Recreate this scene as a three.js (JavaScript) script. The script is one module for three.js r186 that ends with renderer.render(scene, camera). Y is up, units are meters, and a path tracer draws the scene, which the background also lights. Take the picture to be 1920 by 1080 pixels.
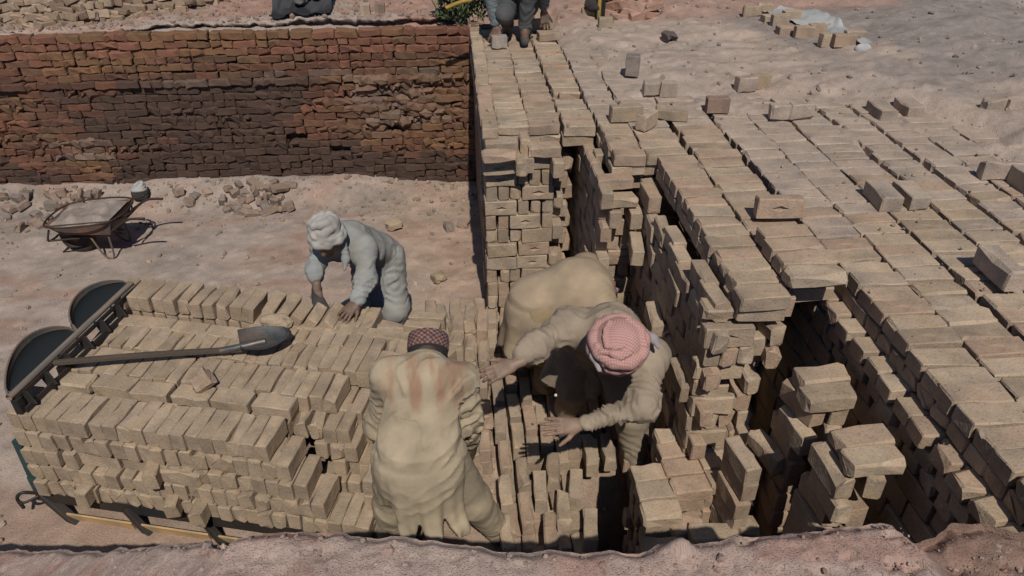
import * as THREE from 'three';
import { Sky } from 'three/addons/objects/Sky.js';
import { mergeGeometries } from 'three/addons/utils/BufferGeometryUtils.js';

// ---------------------------------------------------------------- camera, sky, sun, exposure
const scene = new THREE.Scene();
const YAW = THREE.MathUtils.degToRad(4.5), PITCH = THREE.MathUtils.degToRad(33.5), FOC = 1400, EYE = new THREE.Vector3(0, 3.45, 0);
const flat0 = new THREE.Vector3(Math.sin(YAW), 0, -Math.cos(YAW)), camR = new THREE.Vector3(Math.cos(YAW), 0, Math.sin(YAW));
const camF = flat0.clone().multiplyScalar(Math.cos(PITCH)).add(new THREE.Vector3(0, -Math.sin(PITCH), 0));
const camD = new THREE.Vector3(0, -Math.cos(PITCH), 0).addScaledVector(flat0, -Math.sin(PITCH));
const camera = new THREE.PerspectiveCamera(2 * Math.atan(540 / FOC) * 180 / Math.PI, 16 / 9, 0.05, 1000);
camera.position.copy(EYE); camera.lookAt(EYE.clone().add(camF));
const renderer = new THREE.WebGLRenderer({ antialias: true });
renderer.toneMapping = THREE.LinearToneMapping;
renderer.toneMappingExposure = 0.69;
renderer.shadowMap.enabled = true;
const sunDir = new THREE.Vector3(0.0363, 0.8264, 0.5619).normalize();
const sky = new Sky(); sky.name = 'sky'; sky.scale.setScalar(900);
sky.material.uniforms.sunPosition.value.copy(sunDir);
sky.material.uniforms.turbidity.value = 6; sky.material.uniforms.rayleigh.value = 0.75; sky.material.uniforms.mieCoefficient.value = 0.003;
sky.userData = { kind: 'structure' };
scene.add(sky); scene.environmentIntensity = 0.1;
const sun = new THREE.DirectionalLight(new THREE.Color(1, 0.94, 0.855), 5.0); sun.name = 'sun';
sun.position.copy(sunDir).multiplyScalar(30); sun.target.position.set(0, 0, -3); sun.castShadow = true; sun.shadow.radius = 1;
Object.assign(sun.shadow.camera, { left: -9, right: 9, top: 9, bottom: -9, near: 1, far: 60 }); sun.shadow.mapSize.set(4096, 4096);
scene.add(sun, sun.target);

// ---------------------------------------------------------------- helpers
const V3 = (x, y, z) => new THREE.Vector3(x, y, z);
function rng(seed) { let s = seed >>> 0; return () => { s = (s + 0x6d2b79f5) | 0; let t = Math.imul(s ^ (s >>> 15), 1 | s); t = (t + Math.imul(t ^ (t >>> 7), 61 | t)) ^ t; return ((t ^ (t >>> 14)) >>> 0) / 4294967296; }; }
const ray = (px, py) => camR.clone().multiplyScalar(px - 960).addScaledVector(camD, py - 540).addScaledVector(camF, FOC).normalize();
const at = (px, py, y) => { const v = ray(px, py); return EYE.clone().addScaledVector(v, (y - EYE.y) / v.y); };      // measured point of the plan: where a sight line meets height y
const atz = (px, py, z) => { const v = ray(px, py); return EYE.clone().addScaledVector(v, z / v.z); };
const hash = (x, y, z) => { let h = Math.imul(x | 0, 374761393) ^ Math.imul(y | 0, 668265263) ^ Math.imul(z | 0, 1440662683); h = Math.imul(h ^ (h >>> 13), 1274126177); return ((h ^ (h >>> 16)) >>> 0) / 4294967296; };
function noise3(x, y, z) {
  const X = Math.floor(x), Y = Math.floor(y), Z = Math.floor(z); let u = x - X, v = y - Y, w = z - Z;
  u = u * u * (3 - 2 * u); v = v * v * (3 - 2 * v); w = w * w * (3 - 2 * w);
  const L = (a, b, t) => a + (b - a) * t;
  return L(L(L(hash(X, Y, Z), hash(X + 1, Y, Z), u), L(hash(X, Y + 1, Z), hash(X + 1, Y + 1, Z), u), v),
    L(L(hash(X, Y, Z + 1), hash(X + 1, Y, Z + 1), u), L(hash(X, Y + 1, Z + 1), hash(X + 1, Y + 1, Z + 1), u), v), w) * 2 - 1;
}
const fbm = (x, y, z, n = 4) => { let s = 0, a = 0.5; for (let i = 0; i < n; i++) { s += a * noise3(x, y, z); x = x * 2.03 + 11.3; y = y * 2.03 + 5.7; z = z * 2.03 + 3.1; a *= 0.5; } return s; };
const sstep = (a, b, x) => { const t = Math.min(1, Math.max(0, (x - a) / (b - a))); return t * t * (3 - 2 * t); };
const lerp = (a, b, t) => a + (b - a) * t;
const used = {};
function numbered(n) { const k = used[n] = (used[n] ?? -1) + 1; return k ? n + '_' + String(k).padStart(3, '0') : n; }
function tag(o, label, category, group) { o.userData.label = label; if (category) o.userData.category = category; if (group) o.userData.group = group; return o; }
function thing(name, label, category, pos = [0, 0, 0], turn = 0, group) {
  const o = new THREE.Group(); o.name = numbered(name); scene.add(o); o.position.set(...pos); o.rotation.y = turn; return tag(o, label, category, group);
}
function part(name, geo, mat, parent) { const m = new THREE.Mesh(geo, mat); m.name = parent ? name : numbered(name); m.castShadow = m.receiveShadow = true; (parent ?? scene).add(m); return m; }
function struct(name, geo, mat) { const m = part(name, geo, mat); m.userData.kind = 'structure'; return m; }
const xf = (g, pos, rot = [0, 0, 0], scl = [1, 1, 1]) => g.applyMatrix4(new THREE.Matrix4().compose(V3(...pos), new THREE.Quaternion().setFromEuler(new THREE.Euler(...rot)), V3(...scl)));
function bar(a, b, w, h) {   // chamfered bar from a to b
  const d = b.clone().sub(a), L = d.length(), g = beam(L, h, w); const z = d.clone().normalize(), up = Math.abs(z.y) > 0.95 ? V3(1, 0, 0) : V3(0, 1, 0), s = up.clone().cross(z).normalize(), u = z.clone().cross(s);
  return g.applyMatrix4(new THREE.Matrix4().makeBasis(z, u, s.negate()).setPosition(a.clone().add(b).multiplyScalar(0.5)));
}
function beam(L, H, W, c = 0.004) { const s = new THREE.Shape(); c = Math.min(c, H / 3, W / 3); const x = W / 2, y = H / 2; s.moveTo(-x + c, -y); s.lineTo(x - c, -y); s.lineTo(x, -y + c); s.lineTo(x, y - c); s.lineTo(x - c, y); s.lineTo(-x + c, y); s.lineTo(-x, y - c); s.lineTo(-x, -y + c); s.closePath(); const g = new THREE.ExtrudeGeometry(s, { depth: L, bevelEnabled: false }); g.translate(0, 0, -L / 2); g.rotateY(Math.PI / 2); return g; }
const tube = (pts, r, seg = 24, rad = 8, closed = false) => new THREE.TubeGeometry(new THREE.CatmullRomCurve3(pts, closed, 'centripetal'), seg, r, rad, closed);
const clean = (g) => { const n = g.index ? g.toNonIndexed() : g; for (const k of Object.keys(n.attributes)) if (!['position', 'normal', 'uv'].includes(k)) n.deleteAttribute(k); n.morphAttributes = {}; return n; };
const merge = (list) => mergeGeometries(list.map(clean), false);

// ---------------------------------------------------------------- textures
function dataTex(n, f, srgb) {
  const d = new Uint8Array(n * n * 4);
  for (let j = 0; j < n; j++) for (let i = 0; i < n; i++) { const c = f(i / n, j / n), o = (j * n + i) * 4; for (let k = 0; k < 3; k++) d[o + k] = Math.max(0, Math.min(255, Math.round(255 * (c.length ? c[k] : c)))); d[o + 3] = 255; }
  const t = new THREE.DataTexture(d, n, n); t.wrapS = t.wrapT = THREE.RepeatWrapping; t.magFilter = THREE.LinearFilter; t.minFilter = THREE.LinearMipmapLinearFilter; t.generateMipmaps = true; if (srgb) t.colorSpace = THREE.SRGBColorSpace; t.needsUpdate = true; return t;
}
// tiling noise on a torus of period P cells
function tnoise(u, v, P, s) { const x = u * P, y = v * P, X = Math.floor(x), Y = Math.floor(y); let a = x - X, b = y - Y; a = a * a * (3 - 2 * a); b = b * b * (3 - 2 * b); const h = (i, j) => hash(((i % P) + P) % P, ((j % P) + P) % P, s); return lerp(lerp(h(X, Y), h(X + 1, Y), a), lerp(h(X, Y + 1), h(X + 1, Y + 1), a), b); }
const tfbm = (u, v, P, s, n = 4, g = 0.55) => { let r = 0, a = 1, t = 0; for (let i = 0; i < n; i++) { r += a * tnoise(u, v, P, s + i); t += a; a *= g; P *= 2; } return r / t; };
const pits = (u, v, P, s, r0) => { const x = u * P, y = v * P, X = Math.floor(x), Y = Math.floor(y); let m = 0; for (let j = -1; j < 2; j++) for (let i = -1; i < 2; i++) { const a = (X + i + P) % P, b = (Y + j + P) % P, px = X + i + hash(a, b, s), py = Y + j + hash(a, b, s + 1), r = r0 * hash(a, b, s + 2); const d = Math.hypot(x - px, y - py); if (d < r) m = Math.max(m, 1 - d / r); } return m; };
const claySpeck = dataTex(512, (u, v) => { const b = 0.87 + 0.26 * (tfbm(u, v, 6, 3, 6) - 0.5) + 0.08 * (tnoise(u, v, 120, 9) - 0.5) - 0.10 * pits(u, v, 26, 21, 0.42), w = tfbm(u, v, 5, 40, 4); return [b * (1.0 + 0.05 * (w - 0.5)), b * 0.99, b * (0.98 - 0.07 * (w - 0.5))]; }, true);
const clayRelief = dataTex(512, (u, v) => 0.7 * tfbm(u, v, 9, 5, 6, 0.62) + 0.10 * tnoise(u, v, 90, 14) + 0.2 - 0.25 * pits(u, v, 26, 31, 0.45));
const soilSpeck = dataTex(1024, (u, v) => { const b = 0.88 + 0.30 * (tfbm(u, v, 6, 53, 7, 0.6) - 0.5) + 0.08 * (tnoise(u, v, 340, 59) - 0.5) - 0.16 * pits(u, v, 60, 61, 0.34) + 0.10 * pits(u, v, 70, 71, 0.3); return [b, b * 0.985, b * 0.97]; }, true);
const soilRelief = dataTex(1024, (u, v) => 0.7 * tfbm(u, v, 8, 83, 6, 0.58) + 0.05 * tnoise(u, v, 220, 85) + 0.2 + 0.22 * pits(u, v, 50, 91, 0.36) - 0.2 * pits(u, v, 40, 95, 0.4));
const clothSpeck = dataTex(512, (u, v) => { const b = 0.82 + 0.20 * (tfbm(u, v, 4, 103, 5) - 0.5) + 0.07 * (hash(u * 512, v * 512, 5) - 0.5); return [b, b, b * 0.985]; }, true);
const clothRelief = dataTex(512, (u, v) => 0.45 + 0.05 * Math.sin(u * Math.PI * 2 * 128) * Math.sin(v * Math.PI * 2 * 128) + 0.12 * (1 - Math.abs(2 * tfbm(u, v, 5, 113, 3) - 1)) ** 8 + 0.35 * (tfbm(u, v, 12, 119, 4) - 0.5));
const rustSpeck = dataTex(512, (u, v) => { const r = tfbm(u, v, 7, 123, 6), k = sstep(0.45, 0.62, r); return [lerp(0.80, 0.88, k) * (0.75 + 0.5 * r), lerp(0.80, 0.78, k) * (0.75 + 0.5 * r), lerp(0.80, 0.70, k) * (0.75 + 0.5 * r)]; }, true);
const woodGrain = dataTex(512, (u, v) => { const g = tfbm(u, v * 1, 6, 133, 5) * 0.4 + 0.6 * tnoise(u * 1, v, 64, 137), b = 0.62 + 0.45 * (tnoise(v, 0.3, 90, 139) - 0.5) + 0.25 * (g - 0.5); return [b, b * 0.96, b * 0.9]; }, true);
const rep = (t, k) => { const c = t.clone(); c.repeat.set(k, k); c.needsUpdate = true; return c; };
const std = (color, o = {}) => new THREE.MeshStandardMaterial({ color: color === null ? 0xffffff : new THREE.Color().setRGB(...color), roughness: 0.95, metalness: 0, ...o });
// ---------------------------------------------------------------- the setting: ground, banks
const soilMat = std(null, { vertexColors: true, map: rep(soilSpeck, 1.1), bumpMap: rep(soilRelief, 1.3), bumpScale: 0.011 });
function field(xs, zs, hf, cf, keep) {
  const nx = xs.length, nz = zs.length, p = new Float32Array(nx * nz * 3), c = new Float32Array(nx * nz * 3), uv = new Float32Array(nx * nz * 2), ix = [];
  for (let j = 0; j < nz; j++) for (let i = 0; i < nx; i++) {
    const k = j * nx + i, r = hf(xs[i], zs[j], i, j), [x, y, z] = r.length ? r : [xs[i], r, zs[j]]; p.set([x, y, z], k * 3); c.set(cf(x, y, z), k * 3); uv.set([x, z + y * 0.9], k * 2);
    if (i < nx - 1 && j < nz - 1 && (!keep || keep(xs[i], zs[j]))) ix.push(k, k + nx, k + 1, k + 1, k + nx, k + nx + 1);
  }
  const g = new THREE.BufferGeometry(); g.setAttribute('position', new THREE.BufferAttribute(p, 3)); g.setAttribute('color', new THREE.BufferAttribute(c, 3)); g.setAttribute('uv', new THREE.BufferAttribute(uv, 2)); g.setIndex(ix); g.computeVertexNormals(); return g;
}
const span = (a, b, s) => { const n = Math.max(1, Math.round((b - a) / s)); return Array.from({ length: n + 1 }, (_, i) => a + (b - a) * i / n); };
const mixc = (a, b, t) => a.map((v, i) => v + (b[i] - v) * t);
const TAN = [0.49, 0.37, 0.275], PINK = [0.48, 0.34, 0.26], GREY = [0.44, 0.36, 0.305], ASH = [0.47, 0.385, 0.325], RED = [0.42, 0.265, 0.20], DARK = [0.22, 0.175, 0.15];
// pit floor
const holeAt = (x, z) => sstep(0.10, 0.02, Math.max(Math.abs(x - 0.80) - 0.165, Math.abs(z + 2.72) - 0.30)) * sstep(-3.3, -3.1, z);
function floorH(x, z) {
  let h = 0.018 * fbm(x * 1.3, 0, z * 1.3, 4) + 0.014 * fbm(x * 7, 3, z * 7, 3) + 0.004 * fbm(x * 19, 6, z * 23, 2);
  h += 0.16 * sstep(-6.75, -7.3, z) * sstep(0.3, -1.6, x) * (0.7 + 0.6 * fbm(x * 1.7, 7, z, 3)) ;   // soil banked against the wall
  h += 0.02 * Math.max(0, fbm(x * 9, 9, z * 22, 2)) * sstep(-4, -5, z);
  h -= 0.95 * holeAt(x, z);
  return h;
}
function floorC(x, y, z) {
  let a = fbm(x * 0.9 + 3, 1, z * 1.6, 4), b = fbm(x * 1.6 - 7, 5, z * 3.2, 4);
  let c = mixc(GREY, TAN, sstep(-0.6, 0.6, x + 0.5 + a * 0.9));
  c = mixc(c, PINK, sstep(0.02, 0.32, b) * 0.6); c = mixc(c, RED, sstep(0.18, 0.42, fbm(x * 2.2, 12, z * 5, 4)) * 0.55 * sstep(-4.2, -5, z));
  c = mixc(c, [0.33, 0.285, 0.24], sstep(0.1, 0.4, fbm(x * 1.1 + 20, 2, z * 2.6, 4)) * 0.7 * sstep(0.4, -1.2, x));
  c = mixc(c, [0.42, 0.29, 0.215], sstep(-3.4, -2.9, z) * sstep(-1, -2, x) * 0.7);
  const m = 1 + 0.10 * fbm(x * 5, 4, z * 9, 4) + 0.16 * fbm(x * 24, 7, z * 30, 2); return c.map((v) => v * m);
}
struct('pit_floor', field([...span(-16, -5.2, 0.5), ...span(-5.15, 1.6, 0.035), ...span(1.8, 5, 0.4)], [...span(-7.6, -2.0, 0.035), ...span(-1.9, -0.6, 0.2)], floorH, floorC), soilMat);
// dusty ash over the far rows
const ASHB = [[-1, -9.5], [0.95, -8], [1.05, -7.05], [1.21, -6.5], [1.31, -5.63], [1.46, -5.37], [1.72, -5.05], [2.26, -5.25], [2.83, -5.0], [3.25, -4.75], [3.45, -4.37], [3.6, -3.9], [4.1, -3.3], [4.8, -2.7], [6, -2.0], [9, -1]];
const ashEdge = (x) => { for (let i = 1; i < ASHB.length; i++) if (x <= ASHB[i][0]) { const [a, b] = [ASHB[i - 1], ASHB[i]]; return lerp(a[1], b[1], (x - a[0]) / (b[0] - a[0])); } return -1; };
const overRows = (x, z) => x > 1.80 || (x > 0.74 && z < -4.9);
function ashH(x, z) {
  const d = ashEdge(x) - z + 0.16 * fbm(x * 2.6, 3, z * 2.6, 3), cover = overRows(x, z) ? 1 : 0;
  let h = lerp(1.28, 1.585, sstep(-0.42, -0.06, d)) + 0.05 * sstep(-0.06, 0.5, d);
  if (cover) h = Math.max(h, 1.545 + 0.055 * sstep(-1.7, -0.1, d) + (0.075 * fbm(x * 5, 3, z * 3.2, 3) + 0.02 * fbm(x * 20, 3, z * 20, 2)) * sstep(-2.0, -1.2, d));
  const r = sstep(-0.1, 0.4, d);
  h += r * (0.045 * fbm(x * 1.2, 8, z * 1.7, 3) + 0.022 * fbm(x * 4, 9, z * 7, 3) + 0.012 * fbm(x * 15, 1, z * 22, 2));
  h += r * 0.10 * sstep(2.6, 4.4, x + 0.25 * (z + 6)) * (0.7 + fbm(x * 1.5, 4, z * 1.5, 2)) + 0.03 * r * Math.max(0, fbm(x * 6, 14, z * 9, 3));
  h += 0.12 * sstep(-7.2, -8.2, z) * (0.6 + 0.8 * fbm(x * 0.8, 2, 3, 2));
  return h;
}
function ashC(x, y, z) {
  let c = mixc(ASH, TAN, 0.35 + 0.3 * fbm(x * 1.3, 2, z * 1.3, 3)); 
  c = mixc(c, [0.30, 0.265, 0.24], sstep(-0.15, 0.5, (x - 3.2) * 0.7 + (-z - 6.0) * 0.5 + fbm(x * 2, 5, z * 2, 4)) * 0.8);
  c = mixc(c, RED, sstep(-7.15, -7.5, z + 0.3 * fbm(x * 2, 1, z * 2, 3)) * sstep(4.9, 4.2, x) * 0.8);
  const m = 1 + 0.12 * fbm(x * 6, 4, z * 9, 4) + 0.2 * fbm(x * 26, 7, z * 34, 2); return c.map((v) => v * m);
}
struct('ash_ground', field([...span(0.16, 6.6, 0.03), ...span(6.8, 14, 0.6)], [...span(-9.6, -2.0, 0.03), ...span(-1.9, 1, 0.3)], ashH, ashC, (x, z) => ashEdge(x) - z > (overRows(x, z) ? -2.1 : -0.75) || x > 5.2), soilMat);
// dirt bank above and behind the red wall; its crust overhangs a crumbling hollow just over the top course
const lipAt = (x) => -7.50 - 0.10 * fbm(x * 1.6, 3, 1, 3) - 0.07 * fbm(x * 8, 3, 2, 3);
function bankH(x, z) {
  const d = -7.40 - z, lift = 0.5 + 0.5 * sstep(-0.15, 0.15, fbm(x * 0.9 + 2, 1, 3, 2));
  let h = 1.60 + 0.055 * lift * sstep(0.1, -0.1, x) + 0.022 * fbm(x * 9, 5, z * 9, 3) + 0.024 * fbm(x * 26, 5, z * 26, 2);
  h += sstep(0.25, 2.2, d) * (0.12 + 0.16 * fbm(x * 0.7, 9, z * 0.7, 3)) - 0.05 * sstep(-2.6, -3.6, x) * sstep(1, 0, d);
  return h;
}
function bankC(x, y, z) { const c = mixc(RED, GREY, sstep(-0.25, 0.3, fbm(x * 1.5, 6, z * 2.4, 4) + 0.2 * sstep(-1.5, -3.5, x))), m = 1 + 0.12 * fbm(x * 6, 4, z * 9, 4) + 0.18 * fbm(x * 28, 4, z * 28, 2); return c.map((v) => v * m); }
{
  const tops = [...span(0, 2.0, 0.03), ...span(2.2, 7, 0.3)], n = 5 + tops.length;
  struct('dirt_bank', field([...span(-16, -6.2, 0.4), ...span(-6.15, 0.159, 0.024)], Array.from({ length: n }, (_, i) => i), (x, j) => {
    const l = lipAt(x), r = 0.02 * fbm(x * 14, j * 3, 4, 3);
    if (j === 0) return [x, 1.50, -7.40]; if (j === 1) return [x, 1.572 + r, -7.42]; if (j === 2) return [x, 1.575 + r, l - 0.10 + r]; if (j === 3) return [x, 1.60 + r, l - 0.14 + r]; if (j === 4) return [x, bankH(x, l) - 0.034 + r + 0.03 * fbm(x * 22, 1, 8, 3), l - 0.01 + 0.04 * fbm(x * 26, 2, 3, 3)];
    const z = l - tops[j - 5] + 0.004 + (j < 8 ? 0.03 * fbm(x * 24, j, 7, 3) : 0); return [x, bankH(x, z) - (j === 5 ? 0.008 : 0), z];
  }, bankC), soilMat);
}
// plain beyond what is built in detail, to the horizon
{
  const q = (x0, x1, z0, z1) => field(span(x0, x1, (x1 - x0) / 24), span(z0, z1, (z1 - z0) / 24), (x, z) => 1.5 + 0.05 * fbm(x * 0.3, 1, z * 0.3, 3), (x, y, z) => mixc(GREY, RED, 0.3 + 0.4 * fbm(x * 0.2, 3, z * 0.2, 3)));
  struct('surrounding_ground', mergeGeometries([q(-300, 300, -320, -9.55), q(-300, -15.9, -9.6, 2), q(13.9, 300, -9.6, 2), q(-300, 300, 1.2, 300)]), soilMat);
}
// near bank on which the photographer stands
const bankTop = (px) => lerp(1.05, 1.75, sstep(-60, 440, px));
const NE = [[-400, 1022], [0, 1022], [100, 1021], [190, 1022], [230, 1014], [300, 1008], [428, 1002], [442, 990], [470, 986], [560, 984], [640, 984], [655, 992], [690, 992], [750, 989], [870, 1011], [960, 1018], [1110, 1022], [1200, 1022], [1236, 1003], [1300, 1003], [1400, 994], [1500, 985], [1600, 973], [1635, 964], [1680, 967], [1700, 1000], [1725, 1005], [1760, 985], [1800, 966], [1860, 965], [1920, 985], [2300, 990]].map(([x, y]) => at(x, y, bankTop(x)));
const nearTop = (x) => { for (let i = 1; i < NE.length; i++) if (x <= NE[i].x) { const a = NE[i - 1], b = NE[i]; return lerp(a.y, b.y, Math.max(0, (x - a.x) / (b.x - a.x))); } return 1.75; };
const nearEdge = (x) => { for (let i = 1; i < NE.length; i++) if (x <= NE[i].x) { const a = NE[i - 1], b = NE[i]; return lerp(a.z, b.z, (x - a.x) / (b.x - a.x)); } return NE[NE.length - 1].z; };
{
  const xs = [...span(-9, -2.7, 0.25), ...span(-2.68, 1.75, 0.0115), ...span(1.8, 8, 0.25)], NF = 14, ts = [...span(0, 0.42, 0.0095), 0.5, 0.7, 1.0, 1.4, 1.9, 2.6];
  const rows = NF + ts.length;
  const g = field(xs, Array.from({ length: rows }, (_, i) => i), (x, j) => {
    const e = nearEdge(x) + 0.016 * fbm(x * 14, 1, 3, 3) + 0.005 * fbm(x * 48, 1, 9, 2);
    if (j < NF) { const s = j / (NF - 1); return [x, lerp(-0.3, nearTop(x) - 0.035, s), e + 0.05 * (1 - s) + 0.05 * (Math.sin(Math.PI * s) + Math.abs(fbm(x * 6, s * 8, 2, 3)) * Math.sin(Math.PI * s))]; }
    const t = ts[j - NF], z = e + t; let y = lerp(nearTop(x), 1.75, sstep(0.9, 1.6, t)) + (1.75 - nearTop(x)) * 0.28 * sstep(0.02, 0.9, t) * sstep(1.6, 0.9, t) - 0.035 * sstep(0.05, 0, t);
    const rough = 0.3 + 0.55 * sstep(-0.1, 0.35, fbm(x * 2.1, 6, z * 2.1, 3)) + 0.6 * sstep(0.35, 0.7, x);
    y += rough * (0.004 * fbm(x * 12, 2, z * 14, 3) + 0.008 * Math.max(0, fbm(x * 34, 7, z * 38, 3) - 0.05) * 1.8 + 0.004 * fbm(x * 70, 3, z * 70, 2) - 0.016 * Math.max(0, fbm(x * 22, 17, z * 26, 2) - 0.14) * 3);
    y += 0.05 * sstep(0.06, 0, Math.hypot(x - 0.56, (z + 1.27) * 1.2)) - 0.03 * sstep(1.19, 1.26, x);
    return [x, y, z];
  }, (x, y, z) => {
    let c = mixc([0.50, 0.39, 0.325], [0.50, 0.37, 0.31], sstep(-0.2, 0.25, fbm(x * 3, 3, z * 4, 3))); c = mixc(c, [0.42, 0.245, 0.195], sstep(0.08, 0.3, fbm(x * 4 + 9, 1, z * 9, 3)) * 0.6);
    c = mixc(c, [0.28, 0.17, 0.125], sstep(1.19, 1.25, x) * 0.85); const m = 1 + 0.22 * fbm(x * 45, 2, z * 45, 3); return c.map((v) => v * m);
  });
  struct('near_bank', g, std(null, { vertexColors: true, map: rep(soilSpeck, 2.2), bumpMap: rep(soilRelief, 2.6), bumpScale: 0.010 }));
}
// walls of earth closing the pit where the picture does not look
{
  const m = std([0.2, 0.15, 0.12], { map: soilSpeck, bumpMap: soilRelief, bumpScale: 0.02 });
  struct('earth_core', merge([xf(beam(12, 1.4, 2.2), [-9.8, 0.72, -8.55]), xf(beam(1, 1.55, 8), [-16.4, 0.7, -3.5]), xf(beam(5.6, 1.4, 2.2), [-1.0, 0.72, -8.6])]), m);
}
// ---------------------------------------------------------------- bricks
const BL = 0.216, BT = 0.072, BW = 0.107;
function brickGeo(seed, { L = BL, T = BT, W = BW, frog = false, deep = 0.016, rough = 0.0032, ch = 0.006, segs = 3, broken = false } = {}) {
  const R = rng(seed), j = (a) => (R() * 2 - 1) * a, rings = [], xs = [-L / 2, ...span(-L / 2 + ch, L / 2 - ch, (L - 2 * ch) / (segs - 1)), L / 2], nR = xs.length;
  const bow = j(rough * 0.6), twist = j(0.012);
  for (let r = 0; r < nR; r++) {
    const end = r === 0 || r === nR - 1, cs = [[-1, -1], [1, -1], [1, 1], [-1, 1]], pts = [], sx = broken && r >= nR - 2 ? j(0.012) : 0;
    cs.forEach(([sy, sz], k) => {
      const c = (0.4 + R() * (R() < 0.14 ? 3.4 : 0.9)) * ch, e = end ? c * 0.9 : 0;
      const y = sy * (T / 2 - e) + j(rough) + bow * Math.cos(r / (nR - 1) * Math.PI), z = sz * (W / 2 - e) + j(rough) + twist * (r / (nR - 1) - 0.5) * sy * T, x = xs[r] + sx + j(end ? rough * 0.8 : rough) + (broken && r >= nR - 2 ? j(0.009) : 0);
      const a = V3(x, y - sy * c, z), b = V3(x, y, z - sz * c); (k % 2 === 0) ? pts.push(b, a) : pts.push(a, b);
    });
    rings.push(pts);
  }
  const P = [], tri = (a, b, c, free) => { const n = b.clone().sub(a).cross(c.clone().sub(a)); if (!free && n.dot(a.clone().add(b).add(c)) < 0) P.push(a, c, b); else P.push(a, b, c); };
  for (let r = 0; r < nR - 1; r++) for (let k = 0; k < 8; k++) {
    // after ordering: pairs per corner; +y face lies between corner 1 (y+, z-) and corner 2 (y+, z+)
    if (frog && k === 3 && r > 0 && r < nR - 2) continue;
    const a = rings[r][k], b = rings[r][(k + 1) % 8], c = rings[r + 1][(k + 1) % 8], d = rings[r + 1][k]; tri(a, b, c); tri(a, c, d);
  }
  for (const r of [0, nR - 1]) for (let k = 1; k < 7; k++) tri(rings[r][0], rings[r][k], rings[r][k + 1]);
  if (frog) {
    const lo = [], hi = []; for (let r = 1; r < nR - 1; r++) { lo.push(rings[r][3]); hi.push(rings[r][4]); }
    const st = deep < 0.015, y = T / 2, a = (st ? 0.044 : 0.052) + j(0.008), b = (st ? 0.013 : 0.019) + j(0.003), d = [V3(-a, y, 0), V3(j(0.006), y, -b), V3(a, y, 0), V3(j(0.006), y, b)], q = d.map((v) => V3(v.x * (st ? 0.85 : 0.62), y - deep, v.z * (st ? 0.7 : 0.5))), [O1, O2, O3] = lo, [O6, O5, O4] = hi;
    const zs = O1.z < O6.z, D2 = zs ? d[1] : d[3], D4 = zs ? d[3] : d[1];
    tri(O1, O2, D2); tri(O1, D2, d[0]); tri(O2, O3, D2); tri(O3, d[2], D2); tri(O3, O4, d[2]); tri(O4, O5, D4); tri(O4, D4, d[2]); tri(O5, O6, D4); tri(O6, d[0], D4); tri(O6, O1, d[0]);
    for (let k = 0; k < 4; k++) { const n = (k + 1) % 4; const up = (u, v, w) => { const nn = v.clone().sub(u).cross(w.clone().sub(u)); nn.y < 0 ? tri(u, w, v, 1) : tri(u, v, w, 1); }; up(d[k], d[n], q[n]); up(d[k], q[n], q[k]); }
    const up = (u, v, w) => { const nn = v.clone().sub(u).cross(w.clone().sub(u)); nn.y < 0 ? tri(u, w, v, 1) : tri(u, v, w, 1); }; up(q[0], q[1], q[2]); up(q[0], q[2], q[3]);
  }
  const g = new THREE.BufferGeometry().setFromPoints(P); g.computeVertexNormals();
  const n = g.attributes.normal, p = g.attributes.position, uv = new Float32Array(p.count * 2), ou = R(), ov = R();
  for (let i = 0; i < p.count; i++) { const X = Math.abs(n.getX(i)), Y = Math.abs(n.getY(i)), Z = Math.abs(n.getZ(i)); let a, b; if (Y >= X && Y >= Z) { a = p.getX(i); b = p.getZ(i); } else if (Z >= X) { a = p.getX(i); b = p.getY(i) + 0.3; } else { a = p.getZ(i) + 0.3; b = p.getY(i); } uv[i * 2] = a * 2 + ou; uv[i * 2 + 1] = b * 2 + ov; }
  g.setAttribute('uv', new THREE.BufferAttribute(uv, 2)); return g;
}
const clayOpt = { map: claySpeck, bumpMap: clayRelief, bumpScale: 0.0052 };
const pal = (list, o = clayOpt) => list.map((c) => std(c, o));
const GREEN = pal([[0.479, 0.364, 0.251], [0.438, 0.333, 0.228], [0.520, 0.400, 0.282], [0.469, 0.346, 0.243], [0.412, 0.314, 0.218], [0.505, 0.390, 0.272], [0.489, 0.346, 0.241], [0.458, 0.359, 0.260], [0.448, 0.324, 0.226]]);
const DUSTY = pal([[0.469, 0.376, 0.296], [0.438, 0.348, 0.270], [0.489, 0.390, 0.303], [0.453, 0.354, 0.278]]);
const PLAIN = Array.from({ length: 14 }, (_, i) => brickGeo(100 + i, { ch: 0.005, segs: 4 }));
const ROUGH = Array.from({ length: 8 }, (_, i) => brickGeo(200 + i, { rough: 0.007, ch: 0.011 }));
const FROG = Array.from({ length: 6 }, (_, i) => brickGeo(300 + i, { frog: true }));
const STAMP = Array.from({ length: 6 }, (_, i) => brickGeo(340 + i, { frog: true, deep: 0.009 + 0.001 * i }));
const HALF = Array.from({ length: 6 }, (_, i) => brickGeo(400 + i, { L: 0.11, rough: 0.009, ch: 0.012, broken: true }));
const INNER = brickGeo(500, { segs: 2, rough: 0.001 });
const QX = (a) => new THREE.Quaternion().setFromAxisAngle(V3(1, 0, 0), a), QY = (a) => new THREE.Quaternion().setFromAxisAngle(V3(0, 1, 0), a), QZ = (a) => new THREE.Quaternion().setFromAxisAngle(V3(0, 0, 1), a), H2 = Math.PI / 2;
const ORI = { flatX: QX(0), flatZ: QY(H2), edgeX: QX(H2), edgeZ: QY(H2).multiply(QX(H2)), endX: QZ(H2), endZ: QY(H2).multiply(QZ(H2)) };
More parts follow.
